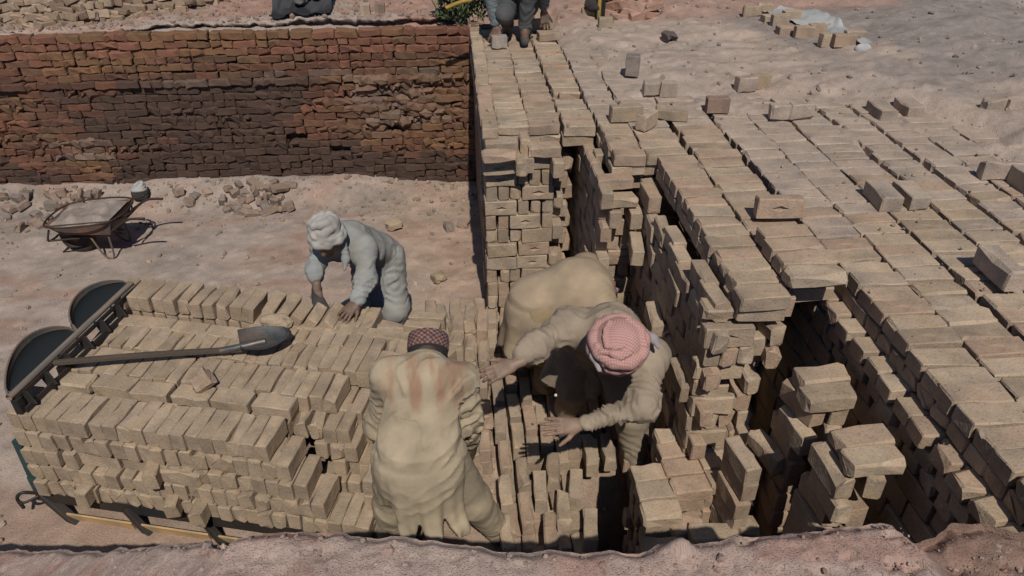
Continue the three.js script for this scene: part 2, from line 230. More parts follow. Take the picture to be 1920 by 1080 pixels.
const UP_H = { flatX: BT, flatZ: BT, edgeX: BW, edgeZ: BW, endX: BL, endZ: BL };
class Stack {
  constructor(name, label, category, seed, { palette = GREEN, limit = 300, turn = 0, origin = [0, 0, 0], group } = {}) { this.o = thing(name, label, category, origin, turn, group); this.list = []; this.R = rng(seed); this.palette = palette; this.limit = limit; this.o.updateMatrixWorld(true); }
  // bottom centre of the brick, orientation, extra turns
  add(x, y, z, ori, { yaw = 0, tilt = 0, roll = 0, seen = true, kind, jit = 1, len, mat, sc = 1 } = {}) {
    const R = this.R, j = (a) => (R() * 2 - 1) * a * jit, set = kind === 'frog' ? FROG : kind === 'half' ? HALF : kind === 'rough' ? ROUGH : (R() < 0.2 ? ROUGH : R() < (this.frogs ?? 0.12) ? (this.soft ? STAMP : FROG) : PLAIN);
    const q = QY(yaw + j(0.02)).multiply(QX(tilt + j(0.010))).multiply(QZ(roll + j(0.012))).multiply(ORI[ori]);
    if (R() < 0.5) q.multiply(QY(Math.PI));
    const p = this.palette;
    this.list.push({ p: V3(x + j(0.004), y + UP_H[ori] / 2, z + j(0.006)), q, geo: set[Math.floor(R() * set.length)], mat: mat ?? p[Math.floor(R() * p.length)], seen, s: len ? len / BL : 1, sc });
  }
  build() {
    const m4 = new THREE.Matrix4(), w = V3(); for (const b of this.list) { w.copy(b.p).applyMatrix4(this.o.matrixWorld); b.d = w.distanceTo(EYE); }
    const seen = this.list.filter((b) => b.seen).sort((a, b) => a.d - b.d), parts = seen.slice(0, this.limit), rest = [...seen.slice(this.limit), ...this.list.filter((b) => !b.seen)];
    for (const b of parts) { const m = part('brick', b.geo, b.mat, this.o); m.position.copy(b.p); m.quaternion.copy(b.q); m.scale.set(b.s * (b.sc ?? 1), b.sc ?? 1, b.sc ?? 1); }
    if (rest.length && this.keepShape) {
      const gs = rest.map((b) => { const g = b.geo.clone().applyMatrix4(m4.compose(b.p, b.q, V3(b.s, 1, 1))), n = g.attributes.position.count, c = new Float32Array(n * 3); for (let i = 0; i < n; i++) b.mat.color.toArray(c, i * 3); g.setAttribute('color', new THREE.BufferAttribute(c, 3)); return g; });
      const m = part('more_bricks', mergeGeometries(gs), this.keepShape, this.o); m.userData.kind = 'stuff';
    } else if (rest.length) {
      const im = new THREE.InstancedMesh(INNER, std(null, clayOpt), rest.length); im.name = 'inner_brick'; im.userData.kind = 'stuff'; im.castShadow = im.receiveShadow = true;
      rest.forEach((b, i) => { im.setMatrixAt(i, m4.compose(b.p, b.q, V3(b.s, 1, 1))); im.setColorAt(i, b.mat.color); }); this.o.add(im);
    }
    return this.o;
  }
}
function looseBrick(label, p, { yaw = 0, tilt = 0, roll = 0, ori = 'flatX', geo = PLAIN[0], mat = DUSTY[0], len = 1, name = 'brick', cat = 'brick', group, sink = 0 } = {}) {
  const m = part(name, geo, mat); m.position.set(p.x, p.y + UP_H[ori] / 2 - sink, p.z); m.quaternion.copy(QY(yaw).multiply(QX(tilt)).multiply(QZ(roll)).multiply(ORI[ori])); m.scale.x = len; return tag(m, label, cat, group);
}
// ---------------------------------------------------------------- old red kiln wall
{
  const w = new Stack('brick_wall', 'tall soot-stained wall of old red bricks at the back of the pit', 'wall', 11, { limit: 300 });
  const opt = { map: claySpeck, bumpMap: clayRelief, bumpScale: 0.007 }, mats = [], tone = (c) => { for (const m of mats) if (Math.hypot(...m.c.map((v, i) => v - Math.sqrt(c[i]))) < 0.028) return m.m; const m = { c: c.map(Math.sqrt), m: std(c, opt) }; mats.push(m); return m.m; };
  w.keepShape = std(null, { ...opt, vertexColors: true });
  const RD = [0.265, 0.112, 0.066], OC = [0.29, 0.155, 0.065], SO = [0.066, 0.047, 0.037], BR = [0.19, 0.105, 0.067], PA = [0.31, 0.205, 0.145], WH = [0.42, 0.37, 0.33];
  const rw = Array.from({ length: 16 }, (_, i) => brickGeo(600 + i, { L: 0.209, T: 0.072, W: 0.11, rough: 0.0075, ch: 0.009, segs: 4 })), R = rng(12), H = 0.0728, hd = Array.from({ length: 10 }, (_, i) => brickGeo(660 + i, { L: 0.106, T: 0.0715, W: 0.11, rough: 0.009, ch: 0.011 }));
  const clod = Array.from({ length: 8 }, (_, i) => brickGeo(640 + i, { L: 0.10 + 0.014 * i, T: 0.085, W: 0.12, rough: 0.02, ch: 0.026 }));
  for (let c = 0; c < 22; c++) {
    const y = 0.0 + c * H, ph = R();
    for (let i = -1; i < 32; i++) {
      let x = 0.20 - (i + (c % 2) * 0.5 + 0.12 * ph) * 0.212; if (x > 0.3) x = 0.26; if (x < -6.2) continue;
      const f = fbm(x * 1.1, y * 1.6, 3, 4), f2 = fbm(x * 1.4 + 9, y * 2.2, 8, 4), f3 = fbm(x * 2.6 + 4, y * 4, 18, 3), hN = y / 1.57, rub = sstep(0.35, 0.85, 1.15 - Math.hypot((x + 0.66) / 0.78, (y - 0.84) / 0.52) + 0.7 * f2), r = R(), r2 = R();
      let k = mixc(BR, RD, sstep(-0.1, 0.25, f3 + 0.05)); k = mixc(k, OC, sstep(0.02, 0.25, f2 + 0.30 * Math.exp(-(((x + 3.15) / 0.5) ** 2)) * sstep(0.2, 0.4, hN) - 0.02) * 0.85);
      const soot = sstep(0.0, 0.34, f * 0.9 + 0.30 * sstep(0.45, 0.0, hN) + 0.26 * Math.exp(-(((x + 2.2) / 0.9) ** 2)) * sstep(0.85, 0.6, hN) - 0.25 * sstep(0.70, 0.86, hN) + 0.20 * sstep(0.25, 0.0, hN) - 0.04 + (r2 - 0.5) * 0.25);
      k = mixc(k, SO, soot * 0.93); k = mixc(k, PA, rub * (0.35 + 0.5 * r)); if (hN > 0.66 && hN < 0.75) k = mixc(k, PA, 0.55 * sstep(-3.6, -2.4, x) * r);
      k = mixc(k, RD, sstep(0.84, 0.89, hN) * (0.75 + 0.25 * r)); k = mixc(k, RD, sstep(-0.12, 0.05, x) * 0.6 * r);
      if (Math.abs(x + 3.68) < 0.3 && Math.abs(y - 0.46) < 0.12) k = mixc(k, WH, r * 0.55);
      k = mixc(k, [0.17, 0.088, 0.055], 0.25).map((v) => v * (0.78 + 0.30 * r2) * (hN > 0.84 ? 1.15 : 0.95));
      const hole = (rub > 0.45 && R() < 0.10) || (Math.abs(x + 1.62) < 0.1 && Math.abs(y - 0.5) < 0.04) || (hN < 0.8 && R() < 0.012);
      const out = 0.020 * fbm(x * 3, y * 5, 1, 3) + (R() - 0.5) * lerp(0.02, 0.07, rub) - (hole ? 0.10 : 0) - 0.02 * Math.sin(hN * 3.1) + (Math.abs(hN - 0.70) < 0.026 ? 0.03 : 0);
      const lumps = rub > 0.5 || (hN < 0.7 && f < 0.2 && R() < 0.5), q = lerp(0.04, 0.20, Math.max(rub, lumps * 0.6)), put = (x, g, s) => w.list.push({ p: V3(x + (R() - 0.5) * 0.014, y + 0.036 + 0.012 * fbm(x * 1.1, c, 5, 2) + (R() - 0.5) * 0.010, -7.325 + out + 0.004 * x), q: QY((R() - 0.5) * q).multiply(QX((R() - 0.5) * q * 1.5)).multiply(QZ((R() - 0.5) * q * 0.6)), geo: g, mat: tone(k), seen: true, s });
      if (lumps && R() < 0.75) { put(x - 0.055, clod[Math.floor(R() * 8)], 1); put(x + 0.06, clod[Math.floor(R() * 8)], 1); } else if (R() < 0.4) { put(x - 0.053, hd[Math.floor(R() * 10)], 1); put(x + 0.053, hd[Math.floor(R() * 10)], 1); } else put(x, rw[Math.floor(R() * 16)], 0.97 + R() * 0.06);
    }
  }
  // nearest to the middle of what shows comes first
  w.build();
  const back = part('mortar', xf(beam(17, 1.54, 0.12), [-8.1, 0.77, -7.445]), std([0.15, 0.095, 0.068], { map: soilSpeck, bumpMap: soilRelief, bumpScale: 0.01 }), w.o);
  // lower courses, past the bricks that can be told apart, carry on to the left out of view
}

// ---------------------------------------------------------------- rows of green bricks being set in the kiln
const shift = () => 0;
function rowBody(s, xa, xb, z0, z1, y1, { sh = true, leftSeen = true, frontSeen = true, deep = 0.5, missing = 0.04 } = {}) {   // on-edge lattice from z0 (front) back to z1, up to y1
  const R = s.R, cw = (xb - xa), xc = (xa + xb) / 2, n = Math.round(y1 / 0.112);
  for (let c = 0; c < n; c++) {
    const y = c * 0.112, st = (R() - 0.5) * 0.02; let z = z0 - 0.04 + st;
    const front = c % 2 === 0;
    if (front) { s.add(xc + shift(z) * sh, y, z, 'edgeX', { seen: frontSeen, jit: 1.5, len: Math.min(0.225, cw) }); z -= 0.085; if (R() < 0.5) { s.add(xc + shift(z) * sh, y, z, 'edgeX', { seen: false }); } z -= 0.10; } else {
      const m = Math.max(1, Math.round(cw / 0.098)); for (let k = 0; k < m; k++) if (R() > missing) s.add(xa + (k + 0.5) * cw / m + shift(z - 0.08) * sh, y, z - 0.075 + R() * 0.02, 'edgeZ', { seen: frontSeen, jit: 1.4 }); z -= 0.235;
    }
    while (z > z1) {
      const near = z0 - z < deep;
      if (c % 2) { for (const k of [0.036, cw - 0.036]) s.add(xa + k + shift(z - 0.1) * sh + (R() - 0.5) * 0.01, y, z - 0.1, 'edgeZ', { seen: near && k < 0.1 && leftSeen, jit: 1.3 }); z -= 0.235; } else { s.add(xc + shift(z) * sh, y, z - 0.04, 'edgeX', { seen: near && leftSeen, jit: 1.3 }); z -= 0.118 + R() * 0.02; }
    }
  }
}
function rowTop(s, xa, xb, z0, z1, y, { sh = true, dustFrom = -99, layers = 2, gap = 0.001, frogs = 0.07, L, wob = 0.012, seenTo = -9 } = {}) {   // flat courses on top of the row
  const R = s.R, xc = (xa + xb) / 2; s.frogs = frogs * 3.5; s.soft = true;
  for (let l = 0; l < layers; l++) {
    let z = z0 - 0.054 + (l === layers - 1 ? 0 : -0.03 + R() * 0.04);
    while (z > z1) {
      const sag = 0.010 * fbm(xc * 2, l, z * 1.4, 2), x = xc + shift(z) * sh + wob * fbm(xc * 5, 4, z * 3, 2) + (R() - 0.5) * 0.008, dust = z < dustFrom + 0.5 * fbm(xc * 3, 1, z, 2);
      if (!(R() < 0.012 && z < z0 - 0.3)) s.add(x, y - (layers - l) * 0.0755 + sag + (R() - 0.5) * 0.010, z, 'flatX', { seen: (l === layers - 1 || z > z0 - 0.3 || R() < 0.3) && z > seenTo, yaw: (R() - 0.5) * 0.035, len: L ?? (xb - xa) * (1.0 + R() * 0.05), jit: 1.5, mat: dust ? DUSTY[Math.floor(R() * 4)] : undefined });
      z -= BW + gap + R() * 0.004 + (R() < 0.06 ? 0.012 : 0);
    }
  }
}
function face(s, xa, xb, z, y0, y1, { holes = 0.03, lean = 0, dx = 0 } = {}) {   // end wall of a row: tight courses of long sides and ends
  const R = s.R; let c = 0;
  for (let y = y0; y < y1 - 0.05; y += 0.111, c++) {
    let x = xa + dx * c + (c % 2 ? 0 : 0.004), e = xb + dx * c; const zz = z + lean * c + (R() - 0.5) * 0.012;
    while (x < e - 0.04) {
      const room = e - x, long = room > 0.19 && R() < (c % 2 ? 0.42 : 0.62), w = long ? 0.222 : Math.min(0.082, room + 0.02);
      if (long) { s.add(x + 0.11, y, zz - 0.038, 'edgeX', { jit: 1.2, kind: R() < 0.22 ? 'frog' : R() < 0.3 ? 'rough' : undefined }); if (R() < 0.8) s.add(x + 0.11, y, zz - 0.13, 'edgeX', { seen: false }); } else if (R() > holes) s.add(x + 0.04, y, zz - 0.11 - R() * 0.02, 'edgeZ', { jit: 1.3, kind: R() < 0.35 ? 'rough' : undefined });
      x += w + 0.002;
    }
  }
}
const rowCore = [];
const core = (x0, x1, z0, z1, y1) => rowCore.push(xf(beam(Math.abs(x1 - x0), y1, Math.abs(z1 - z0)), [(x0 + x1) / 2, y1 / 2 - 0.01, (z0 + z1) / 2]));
const TOP = 1.608;
{ // first row: two bricks wide, with an edging of bricks set lengthwise along the pit
  const s = new Stack('brick_stack', 'two-brick-wide row of green bricks along the pit edge, end wall facing the camera', 'brick stack', 21);
  face(s, 0.175, 0.665, -4.58, 0.01, 1.34); rowBody(s, 0.175, 0.665, -4.82, -5.3, 1.3, { sh: false, deep: 0, frontSeen: false });
  for (const [x, z, o] of [[0.27, -4.55, 'edgeX'], [0.41, -4.60, 'edgeZ'], [0.46, -4.63, 'edgeZ'], [0.55, -4.62, 'edgeX'], [0.655, -4.56, 'edgeZ'], [0.44, -4.85, 'edgeX'], [0.62, -4.9, 'edgeX']]) s.add(x, 1.345, z, o, { jit: 2, kind: x < 0.3 ? 'frog' : undefined });
  s.add(0.27, 1.455, -4.50, 'flatX', { kind: 'rough', len: 0.225 }); s.add(0.45, 1.45, -4.72, 'edgeZ', {}); s.add(0.58, 1.455, -4.585, 'flatX', { kind: 'rough' }); s.add(0.3, 1.455, -4.68, 'flatX', { seen: false });
  rowTop(s, 0.275, 0.482, -4.74, -7.3, TOP, { sh: false }); rowTop(s, 0.492, 0.70, -4.73, -7.3, TOP + 0.004, { sh: false });
  for (let z = -4.72; z > -7.3; z -= 0.226) { s.add(0.222 + 0.012 * fbm(z * 3, 1, 2, 2), 1.42, z, 'edgeZ', { jit: 1.6 }); s.add(0.225, 1.53, z - 0.08, 'flatZ', { jit: 1.6 }); s.add(0.205, 1.305, z - 0.1, 'edgeZ', { jit: 1.4, seen: false }); }
  s.build(); core(0.19, 0.69, -5.2, -7.28, 1.44);
}
{ // second row, its end set back in a shaded recess
  const s = new Stack('brick_stack', 'row of green bricks ending in a dark recess beside the pit-edge row', 'brick stack', 22);
  rowBody(s, 0.70, 0.84, -4.98, -5.3, 1.33, { sh: false, missing: 0.3 });
  for (let c = 0; c < 6; c++) for (let k = 0; k < 2; k++) s.add(0.685 + k * 0.08 + (c % 2) * 0.01, 1.34 - c * 0.225 - 0.1, -4.72 - k * 0.17 - (c % 2) * 0.03, 'edgeZ', { jit: 2 });
  for (let c = 0; c < 6; c++) s.add(0.69, 1.34 - c * 0.225 - 0.212, -4.78, 'edgeX', { jit: 2, len: 0.16 });
  rowTop(s, 0.722, 0.93, -4.68, -7.3, TOP, { sh: false }); s.build(); core(0.72, 0.93, -5.3, -7.28, 1.44);
}
{ // third row: its tall end is the second pillar
  const s = new Stack('brick_stack', 'row of green bricks ending in the tall pillar behind the bent man in mustard', 'brick stack', 23);
  face(s, 0.93, 1.25, -4.06, 0.01, 1.235, { holes: 0.1 }); rowBody(s, 0.93, 1.15, -4.3, -4.8, 1.24, { sh: false, deep: 0, frontSeen: false });
  for (let z = -4.05; z > -5.2; z -= 0.226) for (let l = 0; l < 13; l++) s.add(0.885 + 0.008 * fbm(z * 4, l, 2, 2) - (l < 8 ? 0.01 : 0), 0.02 + l * 0.112, z - 0.1 * (l % 2), 'edgeZ', { jit: 1.6 });
  s.add(0.945, 1.235, -4.05, 'edgeZ', {}); s.add(1.065, 1.235, -4.03, 'edgeZ', {}); s.add(1.16, 1.235, -4.10, 'edgeZ', {}); s.add(0.96, 1.35, -4.02, 'flatX', { kind: 'rough', len: 0.225 }); s.add(1.16, 1.36, -4.05, 'edgeZ', { jit: 2 });
  s.add(0.96, 1.425, -4.13, 'flatX', {}); s.add(1.12, 1.425, -4.3, 'flatX', {}); s.add(1.10, 1.35, -4.3, 'flatX', { seen: false }); s.add(1.0, 1.43, -4.5, 'flatX', { seen: false });
  rowTop(s, 0.952, 1.148, -4.17, -6.6, TOP + 0.004, { sh: false, dustFrom: -4.7 }); s.build(); core(0.94, 1.15, -4.7, -7.28, 1.44); core(0.86, 0.92, -5.2, -7.2, 1.4);
}
{ // fourth row
  const s = new Stack('brick_stack', 'fourth row from the pit, breaking down into ragged steps beyond the tall pillar', 'brick stack', 24);
  rowTop(s, 1.165, 1.415, -4.18, -6.4, TOP + 0.006, { sh: false, dustFrom: -4.7 });
  // ragged strip of on-edge bricks that runs on towards the camera
  const R = s.R; let z = -4.15;
  while (z > -4.6) { for (let l = 0; l < 4; l++) s.add(1.27, 1.0 + l * 0.108, z, 'edgeX', { jit: 1.5, seen: l > 1 }); z -= 0.09; }
  for (let z2 = -4.06, i = 0; z2 < -2.72; z2 += 0.172, i++) {
    const x = 1.15 + 0.02 * fbm(z2 * 3, 1, 2, 2), top = 1.47 - 0.05 * Math.sin(i * 1.7) - (i > 0 && i < 4 ? 0.06 : 0) + (i > 5 ? 0.04 : 0), yaw = (R() - 0.5) * 0.12; let y = top - BW, l = 0;
    while (y > -0.05) { s.add(x + (R() - 0.5) * 0.02 - 0.002 * l, Math.max(0, y), z2 + 0.08 + (l % 2) * 0.09, 'edgeZ', { yaw: l < 2 ? yaw : 0, jit: 1.4, tilt: l < 2 ? (R() - 0.5) * 0.12 : 0, kind: R() < 0.3 ? 'rough' : undefined }); y -= 0.112; l++; }
    if (i % 3 === 1) s.add(x - 0.082, 1.1 - R() * 0.25, z2 + 0.05, 'edgeZ', { yaw: yaw * 1.4, jit: 2.5, tilt: 0.1 });
  }
  s.build(); core(1.17, 1.375, -4.6, -7.28, 1.44);
}
{ // fifth row: ends in the third pillar
  const s = new Stack('brick_stack', 'row of bricks ending in the overhanging pillar right of the checked turban', 'brick stack', 25);
  rowTop(s, 1.222, 1.44, -2.62, -4.17, TOP + 0.002, { dustFrom: -4.6 });
  rowBody(s, 1.235, 1.435, -2.82, -4.2, 1.12, { deep: 0.5 });
  // front of the pillar, course by course
  const F = (x, y, z, o, e) => s.add(x, y, z, o, { jit: 1.3, ...e });
  F(1.19, 1.44, -2.72, 'flatX', { kind: 'rough' }); F(1.41, 1.43, -2.74, 'edgeX', {}); F(1.46, 1.42, -2.84, 'edgeZ', { yaw: 0.4, kind: 'rough' });
  F(1.2, 1.325, -2.66, 'edgeX', { kind: 'frog', len: 0.235, tilt: -0.05 }); F(1.2, 1.335, -2.77, 'edgeX', {}); F(1.42, 1.30, -2.75, 'edgeZ', { yaw: 0.25, kind: 'rough' }); F(1.44, 1.19, -2.72, 'edgeZ', { yaw: -0.2, kind: 'rough' });
  F(1.14, 1.215, -2.74, 'edgeZ'); F(1.215, 1.215, -2.73, 'edgeZ', { kind: 'rough' }); F(1.3, 1.215, -2.74, 'edgeZ', { kind: 'rough' }); F(1.375, 1.22, -2.78, 'edgeZ');
  F(1.2, 1.105, -2.69, 'edgeX', { kind: 'rough', len: 0.24 }); F(1.36, 1.1, -2.8, 'edgeX', {});
  face(s, 1.085, 1.40, -2.66, 0.0, 1.09, { holes: 0.06, lean: 0.002 });
  s.build(); core(1.25, 1.42, -4.2, -7.28, 1.44); 
}
{ // sixth row
  const s = new Stack('brick_stack', 'sixth row of green bricks, its raised end course hanging over a black hollow', 'brick stack', 26);
  rowTop(s, 1.462, 1.722, -2.78, -5.2, TOP + 0.004, { dustFrom: -4.6 }); 
  let z = -2.70; for (let i = 0; i < 4; i++) { s.add(1.57, TOP + 0.004, z, 'flatX', { kind: i === 1 ? 'frog' : i === 0 ? 'rough' : undefined, len: 0.265 - i * 0.005, yaw: 0.03 * (i - 1) }); z -= 0.122; }
  for (let k = 0; k < 3; k++) { s.add(1.58, 1.36 - k * 0.112, -3.02 - k * 0.05, 'edgeX', { jit: 2 }); s.add(1.46, 1.36 - k * 0.22, -3.0, 'edgeZ', { jit: 2 }); }
  rowBody(s, 1.475, 1.70, -3.25, -4.2, 1.35, { deep: 0.5 }); s.build(); core(1.48, 1.72, -4.1, -7.28, 1.44);
}
{ // brick ends standing out below the paved rows
  const s = new Stack('brick_stack', 'stepped line of brick ends jutting out below the paved rows over the hollow', 'brick stack', 27);
  const R = s.R; for (let z = -1.42; z > -3.3; z -= 0.128) for (let l = 0; l < 3; l++) s.add(1.80 + (R() - 0.5) * 0.02 + 0.012 * l, 1.455 - BT - l * 0.076 + 0.012 * fbm(z * 4, l, 1, 2), z + 0.05 * l, 'flatX', { jit: 1.6, len: 0.2, kind: R() < 0.3 ? 'rough' : undefined });
  for (let z = -1.42; z > -4.2; z -= 0.222) for (let l = 0; l < 11; l++) s.add(1.765 - 0.01 * (l % 3) + (R() - 0.5) * 0.012, Math.max(0, 1.12 - l * 0.112), z + 0.1 * (l % 2), 'edgeZ', { jit: 1.8, seen: l < 6 });
  s.build(); core(1.80, 1.95, -1.5, -7.2, 1.25);
}
// paved rows to the right
const Lx = (z) => 1.768 + 0.018 * fbm(z * 1.5, 1, 2, 2);
function paved(seed, label, x0, x1, zA, zB, gapL) {
  const s = new Stack('brick_stack', label, 'brick stack', seed), R = s.R; s.frogs = 0.42; s.soft = true;
  for (let l = 0; l < 4; l++) { let z = zA - R() * 0.05; while (z > zB) {
    const a = x0(z), b = x1(z), n = Math.max(1, Math.round((b - a) / 0.235)), w = (b - a) / n;
    for (let k = 0; k < n; k++) { const zz = z - (k % 2) * 0.03 + (R() - 0.5) * 0.012; if (l === 0 && R() < 0.008) continue; s.add(a + (k + 0.5) * w + (R() - 0.5) * 0.01, TOP - 0.0757 * (l + 1) + 0.012 * fbm(a * 3, k, zz * 2, 2) + (R() - 0.5) * 0.011 - 0.003 * l, zz, 'flatX', { len: w - 0.003 - R() * 0.006, yaw: (R() - 0.5) * 0.05, jit: 1.5, seen: l === 0 || (k === 0 && l < 3 && zz > -3.6), mat: zz < ashEdge(a) + 1.3 + R() * 0.9 ? DUSTY[Math.floor(R() * 4)] : undefined }); }
    z -= 0.107 + 0.001 + R() * 0.004 + (R() < 0.05 ? 0.014 : 0); } }
    s.build();
}
paved(31, 'paved double row of stamped bricks above the stepped line of brick ends', (z) => Lx(z), () => 2.25, -1.36, -5.2, true);
paved(32, 'row of stamped bricks carrying the big loose brick at the right edge', (z) => 2.268 + 0.012 * Math.sin(z * 2), () => 2.515, -1.4, -5.15);
paved(33, 'paved row of bricks two rows right of the raised brick pair', (z) => 2.53 + 0.02 * Math.sin(z), () => 2.762, -1.5, -5.1);
paved(34, 'paved row of bricks with a missing brick leaving a dark square hole', (z) => 2.785 + 0.02 * Math.sin(z * 1.3), () => 3.015, -1.8, -5.0);
paved(35, 'dusty row of bricks just left of the row running up to the ash', (z) => 3.027, () => 3.268, -2.2, -4.8);
paved(36, 'dusty row of bricks running up to the ash near the right edge', (z) => 3.285, () => 3.51, -2.4, -4.5);
paved(37, 'outermost dusty row of bricks half buried in ash at the right edge', (z) => 3.53, () => 3.77, -2.7, -4.2);
core(2.0, 2.24, -3.3, -7.28, 1.28); core(1.86, 2.24, -1.5, -3.3, 1.2); core(2.27, 5.0, -1.35, -7.28, 1.28); core(1.95, 2.3, -1.4, -3.3, 1.28);
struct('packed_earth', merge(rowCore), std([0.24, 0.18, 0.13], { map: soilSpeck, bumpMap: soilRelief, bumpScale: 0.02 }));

// half-height stacks in the hollow at the lower right
{
  const s = new Stack('brick_stack', 'unfinished stack in the black hollow with two pairs of bricks laid flat on top', 'brick stack', 41);
  for (const [x, z] of [[1.545, -2.40], [1.525, -2.285], [1.55, -2.02], [1.535, -1.905]]) s.add(x, 1.275, z, 'flatX', { len: 0.225, yaw: 0.05, kind: 'rough' });
  s.add(1.47, 1.16, -2.36, 'edgeZ', { yaw: 0.25 }); s.add(1.6, 1.16, -2.36, 'edgeZ', { yaw: -0.1 }); s.add(1.44, 1.05, -2.30, 'edgeZ', { yaw: 0.1 }); s.add(1.6, 1.05, -2.33, 'edgeZ', { kind: 'rough', yaw: -0.3 });
  s.add(1.56, 1.16, -1.96, 'edgeZ', { yaw: -0.2 }); s.add(1.42, 1.16, -1.97, 'edgeZ', { kind: 'rough', yaw: 0.12 }); s.add(1.43, 1.05, -1.94, 'edgeZ', { kind: 'rough' });
  for (let l = 0; l < 9; l++) for (const [x, z] of [[1.47, -2.38], [1.60, -2.40], [1.44, -2.02], [1.56, -2.02]]) s.add(x + (s.R() - 0.5) * 0.015, 0.04 + l * 0.112, z + (l % 2) * 0.012, 'edgeZ', { jit: 1.8, yaw: (s.R() - 0.5) * 0.10 });
  for (let l = 0; l < 7; l++) { s.add(1.245 + (s.R() - 0.5) * 0.02, 0.06 + l * 0.112, -2.33, 'edgeZ', { jit: 1.5, yaw: 0.12 }); s.add(1.37, 0.02 + l * 0.112, -2.55, 'edgeZ', { jit: 1.6 }); }
  s.add(1.24, 0.84, -2.34, 'edgeZ', { yaw: 0.14, roll: 0.06 }); s.add(1.40, 0.80, -2.42, 'edgeZ', { yaw: 0.3, kind: 'rough' });
  s.build();
}
{
  const s = new Stack('brick_stack', 'low stepped stack of flat green bricks right of the black hole and the turbaned man', 'brick stack', 42);
  const st = (x, z0, n, y, yaw, len = 0.19) => { for (let i = 0; i < n; i++) { s.add(x + i * 0.012 * yaw, y - BT, z0 - i * 0.112, 'flatX', { len, yaw, jit: 1.6, kind: i ? undefined : 'rough' }); for (let l = 1; l < 9; l++) { const yy = y - BT - l * 0.112; if (yy < -0.9) break; s.add(x + (s.R() - 0.5) * 0.03, yy, z0 - i * 0.112 + (s.R() - 0.5) * 0.02, i % 2 ^ l % 2 ? 'edgeX' : 'edgeX', { jit: 2, seen: l < 3, len: len - 0.01 }); } } };
  st(0.905, -2.335, 3, 0.6, 0.06); st(1.075, -2.46, 4, 0.62, 0.04, 0.2); st(1.25, -2.47, 4, 0.64, 0.03); st(0.88, -2.20, 1, 0.5, -0.1); st(1.14, -2.24, 1, 0.54, 0.02, 0.24); st(1.02, -2.31, 1, 0.52, 0.3, 0.16); st(1.30, -2.25, 1, 0.55, 0.05, 0.1);
  s.build();
}
// first courses laid on the pit floor where the men are working
{
  const s = new Stack('brick_stack', 'first courses of on-edge bricks laid in staggered lines on the pit floor between the men', 'brick stack', 43), R = s.R;
  const xs = [0.2, 0.29, 0.375, 0.465, 0.55, 0.635, 0.715];
  xs.forEach((x, i) => {
    let z = -4.52 + (i % 2) * 0.14; const stop = i < 5 ? -2.45 : -2.52;
    while (z < stop) {
      const gone = holeAt(x, z) > 0.3 || (i > 4 && z > -3.02); const bend = 0.0 + (z > -3.1 ? (z + 3.1) * (0.05 * (i - 1)) : 0), yaw = z > -3.1 ? -0.05 * (i - 1) + (R() - 0.5) * 0.06 : (R() - 0.5) * 0.03;
      if (!gone && R() > 0.03) { s.add(x + bend, 0.112, z, 'edgeZ', { yaw, jit: 1.6 }); }
      z += 0.272 + R() * 0.012;
    }
    for (let z2 = -4.5 + ((i + 1) % 2) * 0.12; z2 < -2.4; z2 += 0.235) if (holeAt(x, z2) < 0.3 && !(i > 4 && z2 > -3.02)) s.add(x + 0.012, 0.0, z2, i % 3 === 2 ? 'edgeX' : 'edgeZ', { jit: 1.6, len: i % 3 === 2 ? 0.16 : undefined });
  });
  // cross wall behind the hole, and its lining
  for (let k = 0; k < 6; k++) s.add(0.62 + k * 0.1, 0.115, -3.12 + 0.02 * (k % 2), 'edgeZ', { yaw: -0.18 + k * 0.05, jit: 2 });
  for (let k = 0; k < 5; k++) s.add(0.66 + k * 0.1, 0.0, -3.2, 'edgeX', { jit: 2, len: 0.17 });
  for (let l = 0; l < 7; l++) for (let k = 0; k < 3; k++) s.add(0.59, -0.11 - l * 0.112, -3.0 + k * 0.225 + (l % 2) * 0.08, 'edgeZ', { jit: 2, seen: l < 2 });
  for (let k = 0; k < 5; k++) for (let m = 0; m < 4; m++) s.add(0.8 + k * 0.1, 0.0 + (m % 2) * 0.11, -3.36 - m * 0.16 - (k % 2) * 0.05, 'edgeZ', { jit: 2, seen: m % 2 === 1 });
  s.build();
}
